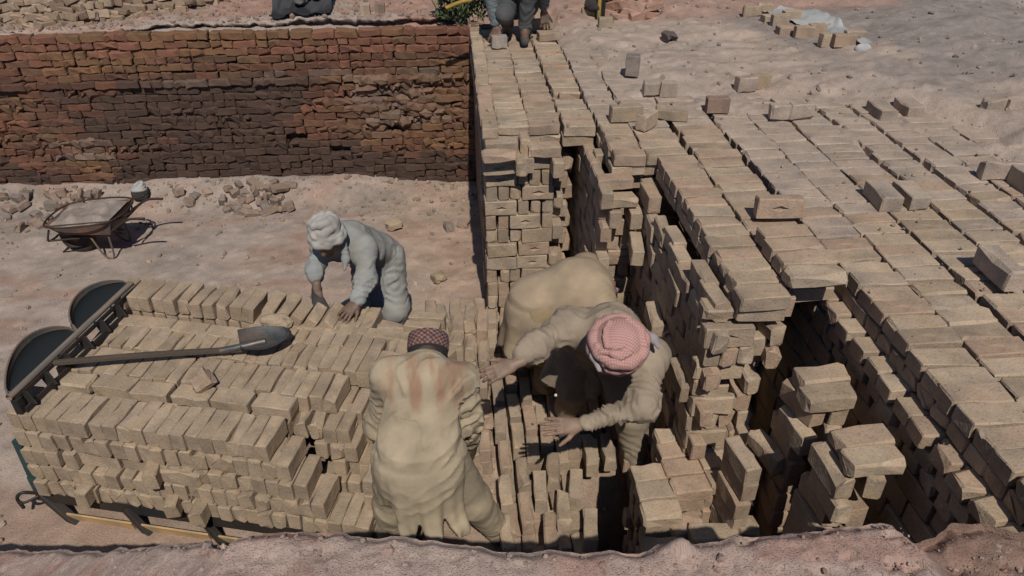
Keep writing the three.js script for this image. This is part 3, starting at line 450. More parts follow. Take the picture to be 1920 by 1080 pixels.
// ---------------------------------------------------------------- trailer with its load of bricks
const U = V3(0.97, 0, 0.243).normalize(), W = V3(0.243, 0, -0.97).normalize(), C0 = V3(-2.42, 0, -3.12), TURN = -Math.atan2(U.z, U.x);
const cart = (u, v, y) => C0.clone().addScaledVector(U, u).addScaledVector(W, v).setY(y);
const steel = std([0.055, 0.058, 0.062], { map: rustSpeck, roughness: 0.6, metalness: 0.4 }), teal = std([0.03, 0.085, 0.105], { map: rustSpeck, roughness: 0.55 }), cream = std([0.50, 0.43, 0.27], { map: rustSpeck, roughness: 0.7 }), rimSteel = std([0.17, 0.175, 0.165], { map: rustSpeck, roughness: 0.8 }), navy = std([0.014, 0.021, 0.024], { map: clothSpeck, roughness: 0.75 }), dustySteel = std([0.30, 0.275, 0.24], { map: rustSpeck, roughness: 0.8, metalness: 0.15 });
{
  const t = thing('brick_trailer', 'low black trailer with cream side panels under the load of green bricks', 'trailer', [C0.x, 0, C0.z], TURN);
  const L = (u, y, v) => V3(u, y, -v), add = (n, g, m, p = t) => part(n, g, m, p);
  for (let k = 0; k < 5; k++) add('bed_plank', xf(beam(2.2, 0.03, 0.214), [1.11, 0.18, -0.11 - k * 0.222]), dustySteel);
  add('top_rail', merge([bar(L(-0.02, 0.15, -0.035), L(2.22, 0.15, -0.035), 0.05, 0.085), bar(L(-0.02, 0.165, 1.15), L(2.22, 0.165, 1.15), 0.05, 0.05), bar(L(-0.02, 0.165, -0.005), L(-0.02, 0.165, 1.13), 0.05, 0.05)]), steel);
  add('bottom_rail', merge([bar(L(0.22, -0.03, -0.08), L(2.15, -0.03, -0.08), 0.05, 0.05), bar(L(0.0, 0.15, -0.035), L(0.24, -0.05, -0.09), 0.05, 0.05)]), steel);
  for (let k = 0; k < 4; k++) { const u = 0.36 + k * 0.46; add('side_panel', xf(beam(0.40, 0.085, 0.012), [u, 0.025, 0.075], [0.2, 0, 0]), cream); add('strut', bar(L(u + 0.17, 0.15, -0.055), L(u + 0.29, -0.02, -0.085), 0.035, 0.05), steel); }
  add('corner_post', merge([bar(L(-0.045, 0.22, 0.0), L(-0.055, 0.50, 0.02), 0.035, 0.05), bar(L(-0.045, 0.12, 0.0), L(-0.045, 0.24, 0.0), 0.04, 0.06)]), teal);
  add('latch', merge([tube([L(-0.02, 0.16, -0.05), L(-0.06, 0.20, -0.09), L(-0.10, 0.16, -0.10), L(-0.09, 0.08, -0.10)], 0.010, 16, 6), tube([L(0.0, 0.15, -0.06), L(-0.06, 0.14, -0.11), L(-0.12, 0.13, -0.09)], 0.008, 12, 6)]), steel);
  // headboard: two scalloped hoods on a rail with a slotted strip
  const HX = 0.11; add('headboard_rail', tube([L(HX - 0.035, 0.86, -0.02), L(HX - 0.035, 0.865, 0.5), L(HX - 0.035, 0.87, 1.06)], 0.018, 20, 8), dustySteel);
  const slots = [bar(L(HX + 0.012, 0.760, 0.0), L(HX + 0.012, 0.760, 1.04), 0.012, 0.05), bar(L(HX + -0.02, 0.835, 0.0), L(HX + -0.02, 0.835, 1.04), 0.012, 0.03)]; for (let k = 0; k < 7; k++) slots.push(bar(L(HX + 0.008, 0.760, 0.05 + k * 0.16), L(HX + -0.022, 0.840, 0.05 + k * 0.16), 0.012, 0.075)); for (const v of [0.0, 1.04]) slots.push(bar(L(HX + -0.02, 0.2, v), L(HX + -0.02, 0.840, v), 0.04, 0.04));
  add('slotted_strip', merge(slots), steel);
  for (const [v0, v1, out, up] of [[0.0, 0.54, 0.09, 0.12], [0.55, 1.05, 0.095, 0.11]]) {
    const n = 28, prof = (s) => { const q = Math.sin(Math.PI * Math.pow(s, v0 ? 0.85 : 1.15)); return Math.pow(Math.max(0, q), 0.62); }, P = [], rim = [];
    const edge = (s, k) => L(HX - 0.04 - out * prof(s) * k - 0.03 * Math.sin(Math.PI * k) * prof(s), 0.865 + up * prof(s) * k, lerp(v0, v1, s));
    for (let i = 0; i <= n; i++) rim.push(edge(i / n, 1));
    for (let i = 0; i < n; i++) for (let k = 0; k < 6; k++) { const q = 0.80 / 6, a = edge(i / n, k * q), b = edge((i + 1) / n, k * q), c = edge((i + 1) / n, (k + 1) * q), d = edge(i / n, (k + 1) * q); P.push(a, b, c, a, c, d); }
    const g = new THREE.BufferGeometry().setFromPoints(P); g.setAttribute('uv', new THREE.BufferAttribute(new Float32Array(P.length * 2).map((_, i) => { const q = P[i >> 1]; return i % 2 ? q.z * 2 : q.y * 2; }), 2)); g.computeVertexNormals();
    const hood = add('hood', g, navy); 
    const rg = []; for (let i = 0; i < n; i++) { const a = rim[i], b = rim[i + 1], w = 0.085 * Math.min(1, prof((i + 0.5) / n) * 1.2); rg.push(bar(a.clone().add(V3(-0.015, -w / 2, 0)), b.clone().add(V3(-0.015, -w / 2, 0)), 0.010, Math.max(0.014, w + 0.02))); }
    const RP = []; for (let i = 0; i < n; i++) for (const [p, q] of [[0.78, 0.89], [0.89, 1]]) { const lift = V3(0, 0.006, 0), a = edge(i / n, p).add(lift), b = edge((i + 1) / n, p).add(lift), c = edge((i + 1) / n, q).add(lift), d = edge(i / n, q).add(lift); RP.push(a, b, c, a, c, d); }
    const bg = new THREE.BufferGeometry().setFromPoints(RP); bg.setAttribute('uv', new THREE.BufferAttribute(new Float32Array(RP.length * 2).map((_, i) => { const q = RP[i >> 1]; return i % 2 ? q.z * 2 : q.x * 2; }), 2)); bg.computeVertexNormals(); rg.push(bg);
    add('hood_rim', merge(rg), rimSteel, hood);
  }
  for (const v of [0.16, 0.98]) { const g = new THREE.CylinderGeometry(0.15, 0.15, 0.12, 24); g.rotateX(H2); const wh = add('wheel', xf(g, [1.5, 0.02, -v]), std([0.03, 0.03, 0.03])); }
}
{
  const s = new Stack('brick_load', 'load of green bricks on edge stacked on the black trailer, stepping down to the right', 'brick load', 51, { origin: [C0.x, 0, C0.z], turn: TURN, limit: 300, palette: pal([[0.475, 0.365, 0.25], [0.45, 0.345, 0.235], [0.50, 0.385, 0.268], [0.465, 0.352, 0.245], [0.43, 0.33, 0.225], [0.49, 0.372, 0.252]]) }), R = s.R;
  s.frogs = 0.10;
  const B = (u, v, y, o, e = {}) => s.add(u, y, -v, o, e), CH = 0.1125, Y0 = 0.19;
  const ends = [1.98, 1.72, 1.64, 1.55, 1.44];
  for (let c = 0; c < 5; c++) {
    let u = 0.04 + (c < 4 ? 0.02 * (4 - c) * 0.4 : 0); const y = Y0 + c * CH;
    while (u < ends[c]) {
      const strip = c < 4 && c > 0 && R() < (u < 0.7 ? 0.18 : 0.06);
      if (strip && u < ends[c] - 0.25) { B(u + 0.075, 0.03 - R() * 0.02, y, 'edgeX', { jit: 2 }); B(u + 0.075, 0.15, y, 'edgeX', { seen: false }); u += 0.226; continue; }
      const outv = c === 4 ? (R() - 0.5) * 0.02 : (R() - 0.6) * 0.026; B(u, 0.085 + outv * 0.6 - (4 - c) * 0.012, y, 'edgeZ', { jit: c === 4 ? 0.6 : 0.9, yaw: c === 4 ? 0 : (R() - 0.5) * 0.035, kind: c < 4 && R() < 0.2 ? 'rough' : undefined, roll: c < 3 ? (R() - 0.5) * 0.03 : 0 });
      u += 0.0745 + R() * (R() < 0.12 ? 0.02 : 0.003);
    }
  }
  B(1.02, -0.05, 0.205, 'edgeZ', { yaw: 0.12 }); B(0.86, -0.03, 0.235, 'edgeZ', { yaw: 0.25, tilt: 0.1 }); B(0.36, -0.02, 0.215, 'edgeZ', { jit: 2 }); B(0.80, -0.02, 0.43, 'edgeZ', { yaw: 0.3, jit: 2 }); B(0.94, -0.03, 0.40, 'edgeX', { jit: 2 });
  // right-hand steps in front
  for (let k = 0; k < 4; k++) B(1.50 + k * 0.08, 0.36, 0.55 - (k > 1 ? 0.02 : 0), 'edgeZ', { jit: 1.6, yaw: 0.06 }); for (let k = 0; k < 3; k++) B(1.62 + k * 0.08, 0.34, 0.43 + k * 0.004, 'edgeZ', { jit: 1.6, yaw: -0.04, kind: k === 1 ? 'rough' : undefined });
  for (let k = 0; k < 4; k++) B(1.70 + k * 0.08, 0.34 + 0.02 * (k % 2), 0.312, 'edgeZ', { jit: 1.6 }); for (let k = 0; k < 7; k++) B(1.62 + k * 0.08, 0.3, 0.2, 'edgeZ', { seen: k > 2 }); for (let k = 0; k < 4; k++) B(1.9 + k * 0.08, 0.36, 0.2, 'edgeZ');
  // stretcher row behind the front block
  for (let k = 0; k < 6; k++) B(0.20 + k * 0.232, 0.285 + 0.006 * (k % 2), 0.685, k === 1 ? 'flatX' : 'flatX', { jit: 1.3, yaw: (R() - 0.5) * 0.05 });
  for (let k = 0; k < 18; k++) B(0.06 + k * 0.08, 0.30, 0.57, 'edgeZ', { seen: false });
  // rows of headers up the middle
  for (let r = 0; r < 2; r++) { const lim = [1.66, 1.92][r], v = 0.46 + r * 0.232; for (let u = 0.05 + r * 0.03; u < lim; u += 0.0745 + R() * 0.003) B(u, v + (R() - 0.5) * 0.014, 0.648 + (r === 1 && u > 1.45 ? 0.01 : 0), R() < 0.04 ? 'edgeZ' : 'edgeZ', { jit: 0.6, roll: (R() - 0.5) * 0.012 }); }
  for (let u = 0.03; u < 0.9; u += 0.225) B(u + 0.1, 0.83, 0.685, 'flatX', { jit: 1.4 });
  for (let u = 0.95; u < 1.95; u += 0.08) B(u, 0.90, 0.648, 'edgeZ', { jit: 1.3 });
  for (let k = 0; k < 5; k++) { for (let u = 1.68; u < 2.2; u += 0.08) B(u, 0.50 + k * 0.0, 0.648 - (k + 1) * CH, 'edgeZ', { seen: u > 1.7 + 0.06 * k && k < 4, jit: 1.5 }); for (let u = 1.95; u < 2.2; u += 0.08) B(u, 0.73, 0.648 - (k + 1) * CH, 'edgeZ', { seen: k < 3, jit: 1.6 }); }
  for (let k = 0; k < 4; k++) for (let u = 0.1; u < 1.6; u += 0.16) B(u, 0.7, 0.535 - k * CH, 'edgeX', { seen: false });
  // back row, one course higher, its right end leaning over
  for (let k = 0, u = 0.06; k < 11; k++) { B(u, 1.03 + (R() - 0.5) * 0.012, 0.76, 'edgeZ', { jit: 1.2, roll: k > 8 ? -0.10 * (k - 8) : 0 }); u += 0.082 + (R() < 0.3 ? 0.012 : 0); }
  for (let k = 0; k < 5; k++) B(1.02 + k * 0.09, 1.06, 0.745 - k * 0.012, 'edgeZ', { roll: -0.30 - 0.11 * k, jit: 1.2 });
  for (let u = 0.06; u < 1.7; u += 0.082) B(u, 1.04, 0.648, 'edgeZ', { seen: false });
  for (let k = 0; k < 4; k++) B(1.38 + k * 0.08, 1.10, 0.648, 'edgeZ', { jit: 1.5 }); B(1.80, 1.05, 0.66, 'edgeX', { yaw: -0.05, kind: 'rough' }); B(1.80, 0.97, 0.69, 'flatX', { yaw: -0.03 }); B(1.98, 1.12, 0.70, 'edgeX', { yaw: 0.06 }); B(1.98, 1.03, 0.70, 'edgeX', { yaw: 0.05 }); B(2.0, 1.08, 0.59, 'edgeX', { kind: 'rough' });
  for (let c = 0; c < 3; c++) for (let u = 1.95; u < 2.2; u += 0.078) for (const v of [0.14, 0.38]) B(u, v, 0.2 + c * CH, 'edgeZ', { jit: 1.6, seen: c > 0 || v < 0.2 });
  // tumbled right-hand end
  for (let k = 0; k < 22; k++) B(1.98 + R() * 0.24, 0.60 + R() * 0.45, 0.48 + R() * 0.16, R() < 0.6 ? 'endX' : 'edgeZ', { jit: 5, yaw: R() * 0.9 - 0.4, tilt: R() * 0.6 - 0.3, kind: R() < 0.5 ? 'rough' : undefined });
  for (let c = 0; c < 3; c++) for (let k = 0; k < 3; k++) B(2.0 + k * 0.09, 0.6 + (c % 2) * 0.22, 0.2 + c * CH, 'edgeZ', { jit: 2.5 });
  s.build();
}
const wood = std([0.23, 0.19, 0.155], { map: woodGrain, bumpMap: woodGrain, bumpScale: 0.002 }), blade = std([0.17, 0.175, 0.18], { map: rustSpeck, roughness: 0.5, metalness: 0.55 });
{ // shovel
  const a = at(105, 680, 0.84), b = at(455, 655, 0.80), c = at(540, 640, 0.79), t = thing('shovel', 'long-handled round shovel lying across the brick load', 'shovel', [b.x, b.y, b.z]), d = (v) => v.clone().sub(b);
  const hg = tube([d(a), d(a).lerp(d(b), 0.5).add(V3(0, 0.008, 0)), d(b)], 0.0185, 24, 12); part('handle', merge([hg, xf(new THREE.SphereGeometry(0.0185, 12, 8), d(a).toArray())]), wood, t);
  const ax = c.clone().sub(b).setY(0).normalize(), sd = V3(-ax.z, 0, ax.x), P = [], nu = 18, nv = 14, pt = (i, j) => { const u = i / nu, w = (j / nv) * 2 - 1, wid = 0.118 * Math.pow(Math.sin(Math.PI * Math.min(1, 0.20 + 0.80 * u * 0.985 + 0.0)) , 0.55) * (u > 0.9 ? Math.sqrt(Math.max(0, (1 - u) / 0.1)) * 0.99 + 0.01 : 1), q = ax.clone().multiplyScalar(-0.01 + u * 0.29).addScaledVector(sd, w * wid); q.y = 0.012 + 0.05 * w * w * (1 - 0.4 * u) + 0.03 * Math.pow(Math.abs(u - 0.5) * 2, 2) * 0.6 + 0.012 * Math.exp(-w * w * 40) * (1 - u); return q; };
  for (let i = 0; i < nu; i++) for (let j = 0; j < nv; j++) { const q = [pt(i, j), pt(i + 1, j), pt(i + 1, j + 1), pt(i, j + 1)]; P.push(q[0], q[1], q[2], q[0], q[2], q[3]); }
  const lo = P.map((v) => v.clone().add(V3(0, -0.004, 0))); const g = new THREE.BufferGeometry().setFromPoints([...P, ...lo]); g.setAttribute('uv', new THREE.BufferAttribute(new Float32Array(g.attributes.position.count * 2).map((_, i) => (i % 2 ? g.attributes.position.getZ(i >> 1) : g.attributes.position.getX(i >> 1)) * 3), 2));
  let g2 = g; g2.computeVertexNormals(); part('blade', g2, blade, t);
  part('socket', tube([d(a).normalize().multiplyScalar(0.12), ax.clone().multiplyScalar(0.0).setY(0.02), ax.clone().multiplyScalar(0.13).setY(0.024)], 0.021, 12, 10), blade, t);
}
tag(part('brick', HALF[1], GREEN[3]), 'half brick standing crooked on the load beside the shovel handle', 'brick'); { const m = scene.children.at(-1), p = at(378, 716, 0.80); m.position.copy(p).add(V3(0, 0.0, 0)); m.rotation.set(0.5, 0.6, 0.2); }
{ const g = new THREE.IcosahedronGeometry(0.075, 3), p = g.attributes.position; for (let i = 0; i < p.count; i++) { const v = V3(p.getX(i), p.getY(i), p.getZ(i)), k = 1 + 0.55 * fbm(v.x * 16, v.y * 16, v.z * 16, 3); p.setXYZ(i, v.x * k * 1.25, v.y * k * 0.6, v.z * k * 0.8); } g.computeVertexNormals(); const m = tag(part('clod', g, GREEN[5]), 'crumbled clod of clay lying above the shovel blade', 'clod'); m.position.copy(at(518, 603, 0.80)); }

// ---------------------------------------------------------------- wheelbarrow by the red wall
{
  const A = V3(-3.42, 0, -6.12), Bx = V3(1, 0, 0.10).normalize(), t = thing('wheelbarrow', 'rusty steel wheelbarrow heaped with pale ash near the red brick wall', 'wheelbarrow', [A.x, 0, A.z], -Math.atan2(Bx.z, Bx.x)); t.scale.setScalar(0.72);
  const rust = std([0.19, 0.135, 0.108], { map: rustSpeck, roughness: 0.85, metalness: 0.1 }), darkIron = std([0.06, 0.05, 0.045], { map: rustSpeck, roughness: 0.75, metalness: 0.3 }), L = (x, y, z) => V3(x, y, z);
  // tray: open box with sloped sides
  const top = [[-0.16, 0.50, -0.29], [0.66, 0.58, -0.29], [0.66, 0.58, 0.29], [-0.16, 0.50, 0.29]], bot = [[0.0, 0.355, -0.25], [0.58, 0.37, -0.25], [0.58, 0.37, 0.25], [0.0, 0.355, 0.25]], P = [], q = (a, b, c, d) => { [a, b, c, a, c, d].forEach((v) => P.push(V3(...v))); };
  for (let k = 0; k < 4; k++) { const n = (k + 1) % 4; q(top[k], top[n], bot[n], bot[k]); const inn = (v) => [v[0] * 0.98 + 0.005, v[1], v[2] * 0.97]; q(inn(top[k]), inn(bot[k]), inn(bot[n]), inn(top[n])); } q(bot[0], bot[1], bot[2], bot[3]);
  const g = new THREE.BufferGeometry().setFromPoints(P); g.setAttribute('uv', new THREE.BufferAttribute(new Float32Array(P.length * 2).map((_, i) => (i % 2 ? P[i >> 1].y : P[i >> 1].x + P[i >> 1].z) * 2), 2)); g.computeVertexNormals();
  const tray = part('tray', g, rust, t); part('rim', tube(top.map((v) => V3(...v)), 0.011, 60, 8, true), darkIron, tray);
  { // heap of ash
    const n = 26, gg = field(span(-0.15, 0.60, 0.75 / n), span(-0.30, 0.30, 0.6 / n), (x, z) => { const e = Math.min((x + 0.15) / 0.12, (0.60 - x) / 0.12, (0.3 - Math.abs(z)) / 0.1, 1); return lerp(0.485, 0.565, (x + 0.16) / 0.78) - 0.012 + 0.075 * sstep(0, 1, e) + 0.07 * fbm(x * 8, 2, z * 8, 4) * e; }, (x, y, z) => { const k = 0.9 + 0.35 * fbm(x * 9, 1, z * 9, 3); return [0.40 * k, 0.335 * k, 0.29 * k]; });
    part('ash_heap', gg, soilMat, t);
  }
  part('frame', merge([tube([L(-0.02, 0.24, -0.09), L(0.30, 0.30, -0.17), L(0.62, 0.42, -0.24)], 0.016, 20, 8), tube([L(-0.02, 0.24, 0.09), L(0.30, 0.30, 0.17), L(0.62, 0.42, 0.24)], 0.016, 20, 8), tube([L(-0.16, 0.42, -0.24), L(-0.20, 0.28, -0.26), L(-0.20, 0.28, 0.26), L(-0.16, 0.42, 0.24)], 0.013, 24, 8), tube([L(-0.20, 0.28, -0.26), L(0.16, 0.29, -0.2)], 0.012, 8, 8), tube([L(-0.20, 0.28, 0.26), L(0.16, 0.29, 0.2)], 0.012, 8, 8)]), darkIron, t);
  for (const s of [-1, 1]) part('handle', tube([L(0.58, 0.40, s * 0.235), L(0.72, 0.50, s * 0.25), L(0.86, 0.585, s * 0.26), L(1.06, 0.60, s * 0.26)], 0.016, 24, 8), darkIron, t);
  part('cross_bar', merge([tube([L(0.74, 0.51, -0.25), L(0.74, 0.51, 0.25)], 0.011, 8, 8), tube([L(0.64, 0.56, -0.27), L(0.76, 0.54, 0), L(0.64, 0.56, 0.27)], 0.011, 14, 8)]), darkIron, t);
  for (const s of [-1, 1]) part('leg', tube([L(0.28, 0.29, s * 0.18), L(0.42, 0.04, s * 0.22), L(0.50, 0.02, s * 0.22), L(0.52, 0.34, s * 0.2)], 0.012, 26, 8), std([0.2, 0.165, 0.13], { map: rustSpeck }), t);
  const tw = merge([new THREE.TorusGeometry(0.17, 0.05, 12, 32), xf(new THREE.CylinderGeometry(0.15, 0.15, 0.05, 28), [0, 0, 0], [H2, 0, 0])]), wh = part('wheel', xf(tw, [0.0, 0.20, 0]), darkIron, t); part('hub', merge([xf(new THREE.CylinderGeometry(0.035, 0.035, 0.14, 14), [0, 0.2, 0], [H2, 0, 0]), ...[0, 1, 2, 3, 4].map((k) => bar(L(0, 0.2, 0), L(0.14 * Math.cos(k * 1.257), 0.2 + 0.14 * Math.sin(k * 1.257), 0), 0.012, 0.03))]), rust, wh);
}
{ // bundle by the wall
  const p = at(266, 374, 0.05), t = thing('cloth_bundle', 'small dark bundle wrapped in a white cloth at the foot of the red wall', 'bundle', [p.x, 0.06, p.z]); t.scale.setScalar(0.78);
  const blob = (sx, sy, sz, y, sd) => { const g = new THREE.IcosahedronGeometry(1, 4), q = g.attributes.position; for (let i = 0; i < q.count; i++) { const v = V3(q.getX(i), q.getY(i), q.getZ(i)), k = 1 + 0.22 * fbm(v.x * 2.2 + sd, v.y * 3, v.z * 2.2, 3); q.setXYZ(i, v.x * k * sx, v.y * k * sy + y, v.z * k * sz); } g.computeVertexNormals(); return g; };
  part('bundle', blob(0.11, 0.085, 0.10, 0.07, 2), std([0.06, 0.055, 0.05], { map: clothSpeck }), t);
  part('wrap', merge([0, 1, 2].map((k) => xf(new THREE.TorusGeometry(0.075 - k * 0.012, 0.028, 10, 28), [0.005 * k, 0.13 + k * 0.028, 0], [H2 + 0.25 * (k - 1), 0.2 * k, 0]))), std([0.55, 0.53, 0.51], { map: clothSpeck, bumpMap: clothRelief, bumpScale: 0.004 }), t);
}
// broken bricks by the wall
function heap(seed, label, list, y, opt = {}) {
  const s = new Stack('rubble_heap', label, 'rubble', seed, opt), R = s.R;
  for (const [px, py, up = 0] of list) { const p = at(px, py, y + 0.04 + up); const zz = p.z; s.add(p.x, (opt.ground ? opt.ground(p.x, zz) : floorH(p.x, zz)) + up - 0.01, zz, R() < 0.6 ? 'flatX' : 'edgeX', { yaw: R() * 3, tilt: (R() - 0.5) * 0.7, roll: (R() - 0.5) * 0.7, kind: R() < 0.7 ? 'half' : 'rough', len: R() < 0.7 ? undefined : 0.18, sc: 0.62 + 0.3 * R() }); }
  s.build();
}
const rub = pal([[0.36, 0.265, 0.205], [0.40, 0.29, 0.22], [0.32, 0.23, 0.17], [0.30, 0.245, 0.205]]);
heap(61, 'scattered broken bricks beneath the wall on the far left', [[8, 372], [14, 385], [34, 375], [50, 368], [42, 382], [60, 405], [70, 411], [76, 402], [84, 396], [92, 382], [98, 368], [104, 376], [112, 366], [118, 381], [128, 390], [140, 371], [150, 380], [158, 374], [170, 368], [176, 378], [34, 415], [66, 396], [5, 395], [165, 362, 0.05], [150, 366, 0.05], [182, 365]], 0.05, { palette: rub });
heap(62, 'low spread of broken bricks at the foot of the wall right of the bundle', [[337, 365], [352, 373], [366, 366], [388, 363], [418, 372], [424, 383], [434, 378], [446, 386], [430, 358], [441, 364], [452, 372], [462, 380], [470, 388], [448, 355], [458, 362], [468, 370], [478, 362], [486, 371], [495, 378], [500, 366], [508, 358], [515, 372], [524, 365], [530, 380], [542, 377], [516, 350, 0.03], [524, 352, 0.05], [480, 353], [492, 356], [505, 384], [545, 353], [456, 388]], 0.05, { palette: rub });
looseBrick('tan half brick lying alone on the pit floor near the red wall', at(738, 428, 0.02), { yaw: 0.55, geo: HALF[0], mat: GREEN[0], len: 1.2 });
looseBrick('broken brick lying on the pit floor close to the tall stack', at(822, 522, 0.02), { yaw: 0.5, geo: HALF[2], mat: GREEN[1], sink: 0.02 });
looseBrick('small dark lump of brick on the floor beside the stack shadow', at(842, 427, 0.01), { yaw: 0.2, geo: HALF[3], mat: rub[3], len: 0.8, sink: 0.02 });
looseBrick('reddish lump right of the small dark lump on the pit floor', at(868, 420, 0.01), { yaw: -0.3, geo: HALF[4], mat: rub[0], len: 0.9, sink: 0.03 });

// ---------------------------------------------------------------- loose bricks on the rows and on the ash
const T0 = TOP + 0.004, lb = (label, px, py, y, o) => looseBrick(label, at(px, py, y), o);
lb('brick standing on its long side with a diamond stamp facing the camera', 1456, 405, T0 + 0.02, { ori: 'edgeX', yaw: -0.09, geo: FROG[0], mat: GREEN[6], len: 1.08, tilt: -0.12 });
lb('large brick lying loose on the paving at the right edge', 1868, 520, T0 + 0.01, { ori: 'edgeZ', yaw: -0.02, geo: brickGeo(777, { T: 0.1, W: 0.1, ch: 0.008 }), mat: DUSTY[0], len: 1.12 });
lb('left brick of the raised pair on the paved rows', 1652, 378, T0, { ori: 'flatZ', yaw: -0.02, geo: brickGeo(778, { T: 0.085, W: 0.115 }), mat: DUSTY[1], len: 1.0 }); 
lb('right brick of the raised pair on the paved rows', 1704, 376, T0, { ori: 'flatZ', yaw: -0.02, geo: PLAIN[5], mat: DUSTY[2] });
lb('brick laid across the row behind the second pillar, leftmost of three', 1172, 226, T0, { ori: 'edgeX', yaw: 0.08, geo: PLAIN[6], mat: GREEN[1] });
lb('rough brick turned corner-on in front of two others behind the second pillar', 1212, 240, T0, { ori: 'edgeX', yaw: 0.75, geo: ROUGH[1], mat: GREEN[2], len: 0.75 });
lb('brick slanting back behind the second pillar, right one of three', 1258, 222, T0, { ori: 'flatX', yaw: -0.22, geo: PLAIN[7], mat: GREEN[4] });
lb('small upright brick standing on end in the ash', 1184, 148, 1.60, { ori: 'endX', yaw: 1.3, geo: PLAIN[1], mat: rub[3], len: 0.75 });
lb('left brick of the pair lying where rows meet the ash near the upright brick', 1222, 178, T0, { ori: 'edgeX', yaw: 0.1, geo: ROUGH[3], mat: DUSTY[0], len: 0.7 });
lb('right brick of the pair lying where rows meet the ash near the upright brick', 1251, 180, T0, { ori: 'edgeX', yaw: -0.1, geo: PLAIN[8], mat: DUSTY[1], len: 0.55 });
lb('reddish brick on edge between the two pairs on the dusty rows', 1343, 210, T0, { ori: 'edgeX', yaw: -0.05, geo: PLAIN[9], mat: std([0.33, 0.22, 0.165], clayOpt), len: 0.72 });
lb('left brick of the pair farthest back on the right-hand rows', 1396, 170, 1.60, { ori: 'edgeX', yaw: 0.15, geo: PLAIN[10], mat: DUSTY[3], len: 0.7 });
lb('right brick of the pair farthest back on the right-hand rows', 1423, 165, 1.60, { ori: 'edgeX', yaw: 0.15, geo: PLAIN[11], mat: GREEN[1], len: 0.65 });
lb('left rough-faced brick of the pair above the row with a hole', 1464, 222, T0, { ori: 'edgeX', yaw: 0.0, geo: ROUGH[4], mat: DUSTY[2], len: 0.8 });
lb('right rough-faced brick of the pair above the row with a hole', 1498, 222, T0, { ori: 'edgeX', yaw: 0.02, geo: ROUGH[5], mat: DUSTY[0], len: 0.8 });
lb('bigger left brick of the pair at the edge of the ash', 1650, 218, 1.60, { ori: 'flatZ', yaw: -0.03, geo: brickGeo(781, { T: 0.09, W: 0.115 }), mat: DUSTY[1], len: 1.05 });
lb('right brick of the pair at the edge of the ash', 1700, 212, 1.60, { ori: 'flatZ', yaw: -0.03, geo: brickGeo(782, { T: 0.088, W: 0.115 }), mat: DUSTY[3], len: 1.0 });
lb('dark rounded brick of the pair sunk in ash near the right edge', 1862, 212, 1.62, { ori: 'edgeX', yaw: 0.2, geo: ROUGH[6], mat: DUSTY[1], len: 0.95 });
lb('right brick of the pair sunk in ash near the right edge', 1902, 212, 1.62, { ori: 'edgeX', yaw: 0.05, geo: PLAIN[2], mat: DUSTY[2], len: 0.9 });
lb('loose brick standing beside the gap by the right edge, far one', 1870, 335, T0, { ori: 'edgeX', yaw: -0.2, geo: ROUGH[7], mat: DUSTY[3] });
lb('loose brick cut off by the right edge, near one', 1912, 352, T0, { ori: 'edgeZ', yaw: -0.1, geo: PLAIN[3], mat: DUSTY[0] });
lb('left brick of the pair standing on the far end of the rows', 1100, 36, T0, { ori: 'edgeX', geo: PLAIN[4], mat: GREEN[0], len: 0.5 });
lb('right brick of the pair standing on the far end of the rows', 1120, 36, T0, { ori: 'edgeX', geo: PLAIN[5], mat: GREEN[2], len: 0.5 });
lb('brick on edge just in front of the far-end pair on the rows', 1134, 54, T0, { ori: 'edgeX', geo: PLAIN[6], mat: GREEN[1], len: 0.6 });
lb('lone double brick lying on the ash below the reddish brick pile', 1212, 32, 1.62, { ori: 'edgeX', geo: ROUGH[0], mat: GREEN[5], len: 0.9 });
lb('dark broken lump lying on the ash', 1254, 76, 1.62, { ori: 'flatX', yaw: 0.4, geo: HALF[5], mat: std([0.14, 0.11, 0.095], clayOpt) });
// bricks behind the crouching man
[[1008, 58, 0, 'left brick of the pair stacked right beside the crouching man'], [1026, 54, 0, 'right brick of the pair stacked right beside the crouching man'], [1010, 34, 0, 'brick on edge under the free hand of the crouching man'], [1028, 74, 0, 'brick end poking up nearest the shoe of the crouching man']].forEach(([x, y, u, l], i) => lb(l, x, y, T0, { ori: i === 3 ? 'flatX' : 'edgeX', geo: PLAIN[7 + i], mat: GREEN[i], len: i === 3 ? 0.9 : 0.48, yaw: 0.05 * i }));
lb('brick gripped by the crouching man on the first row', 936, 90, T0, { ori: 'edgeX', geo: PLAIN[1], mat: std([0.40, 0.34, 0.28], clayOpt), len: 0.62, yaw: 0.1 });
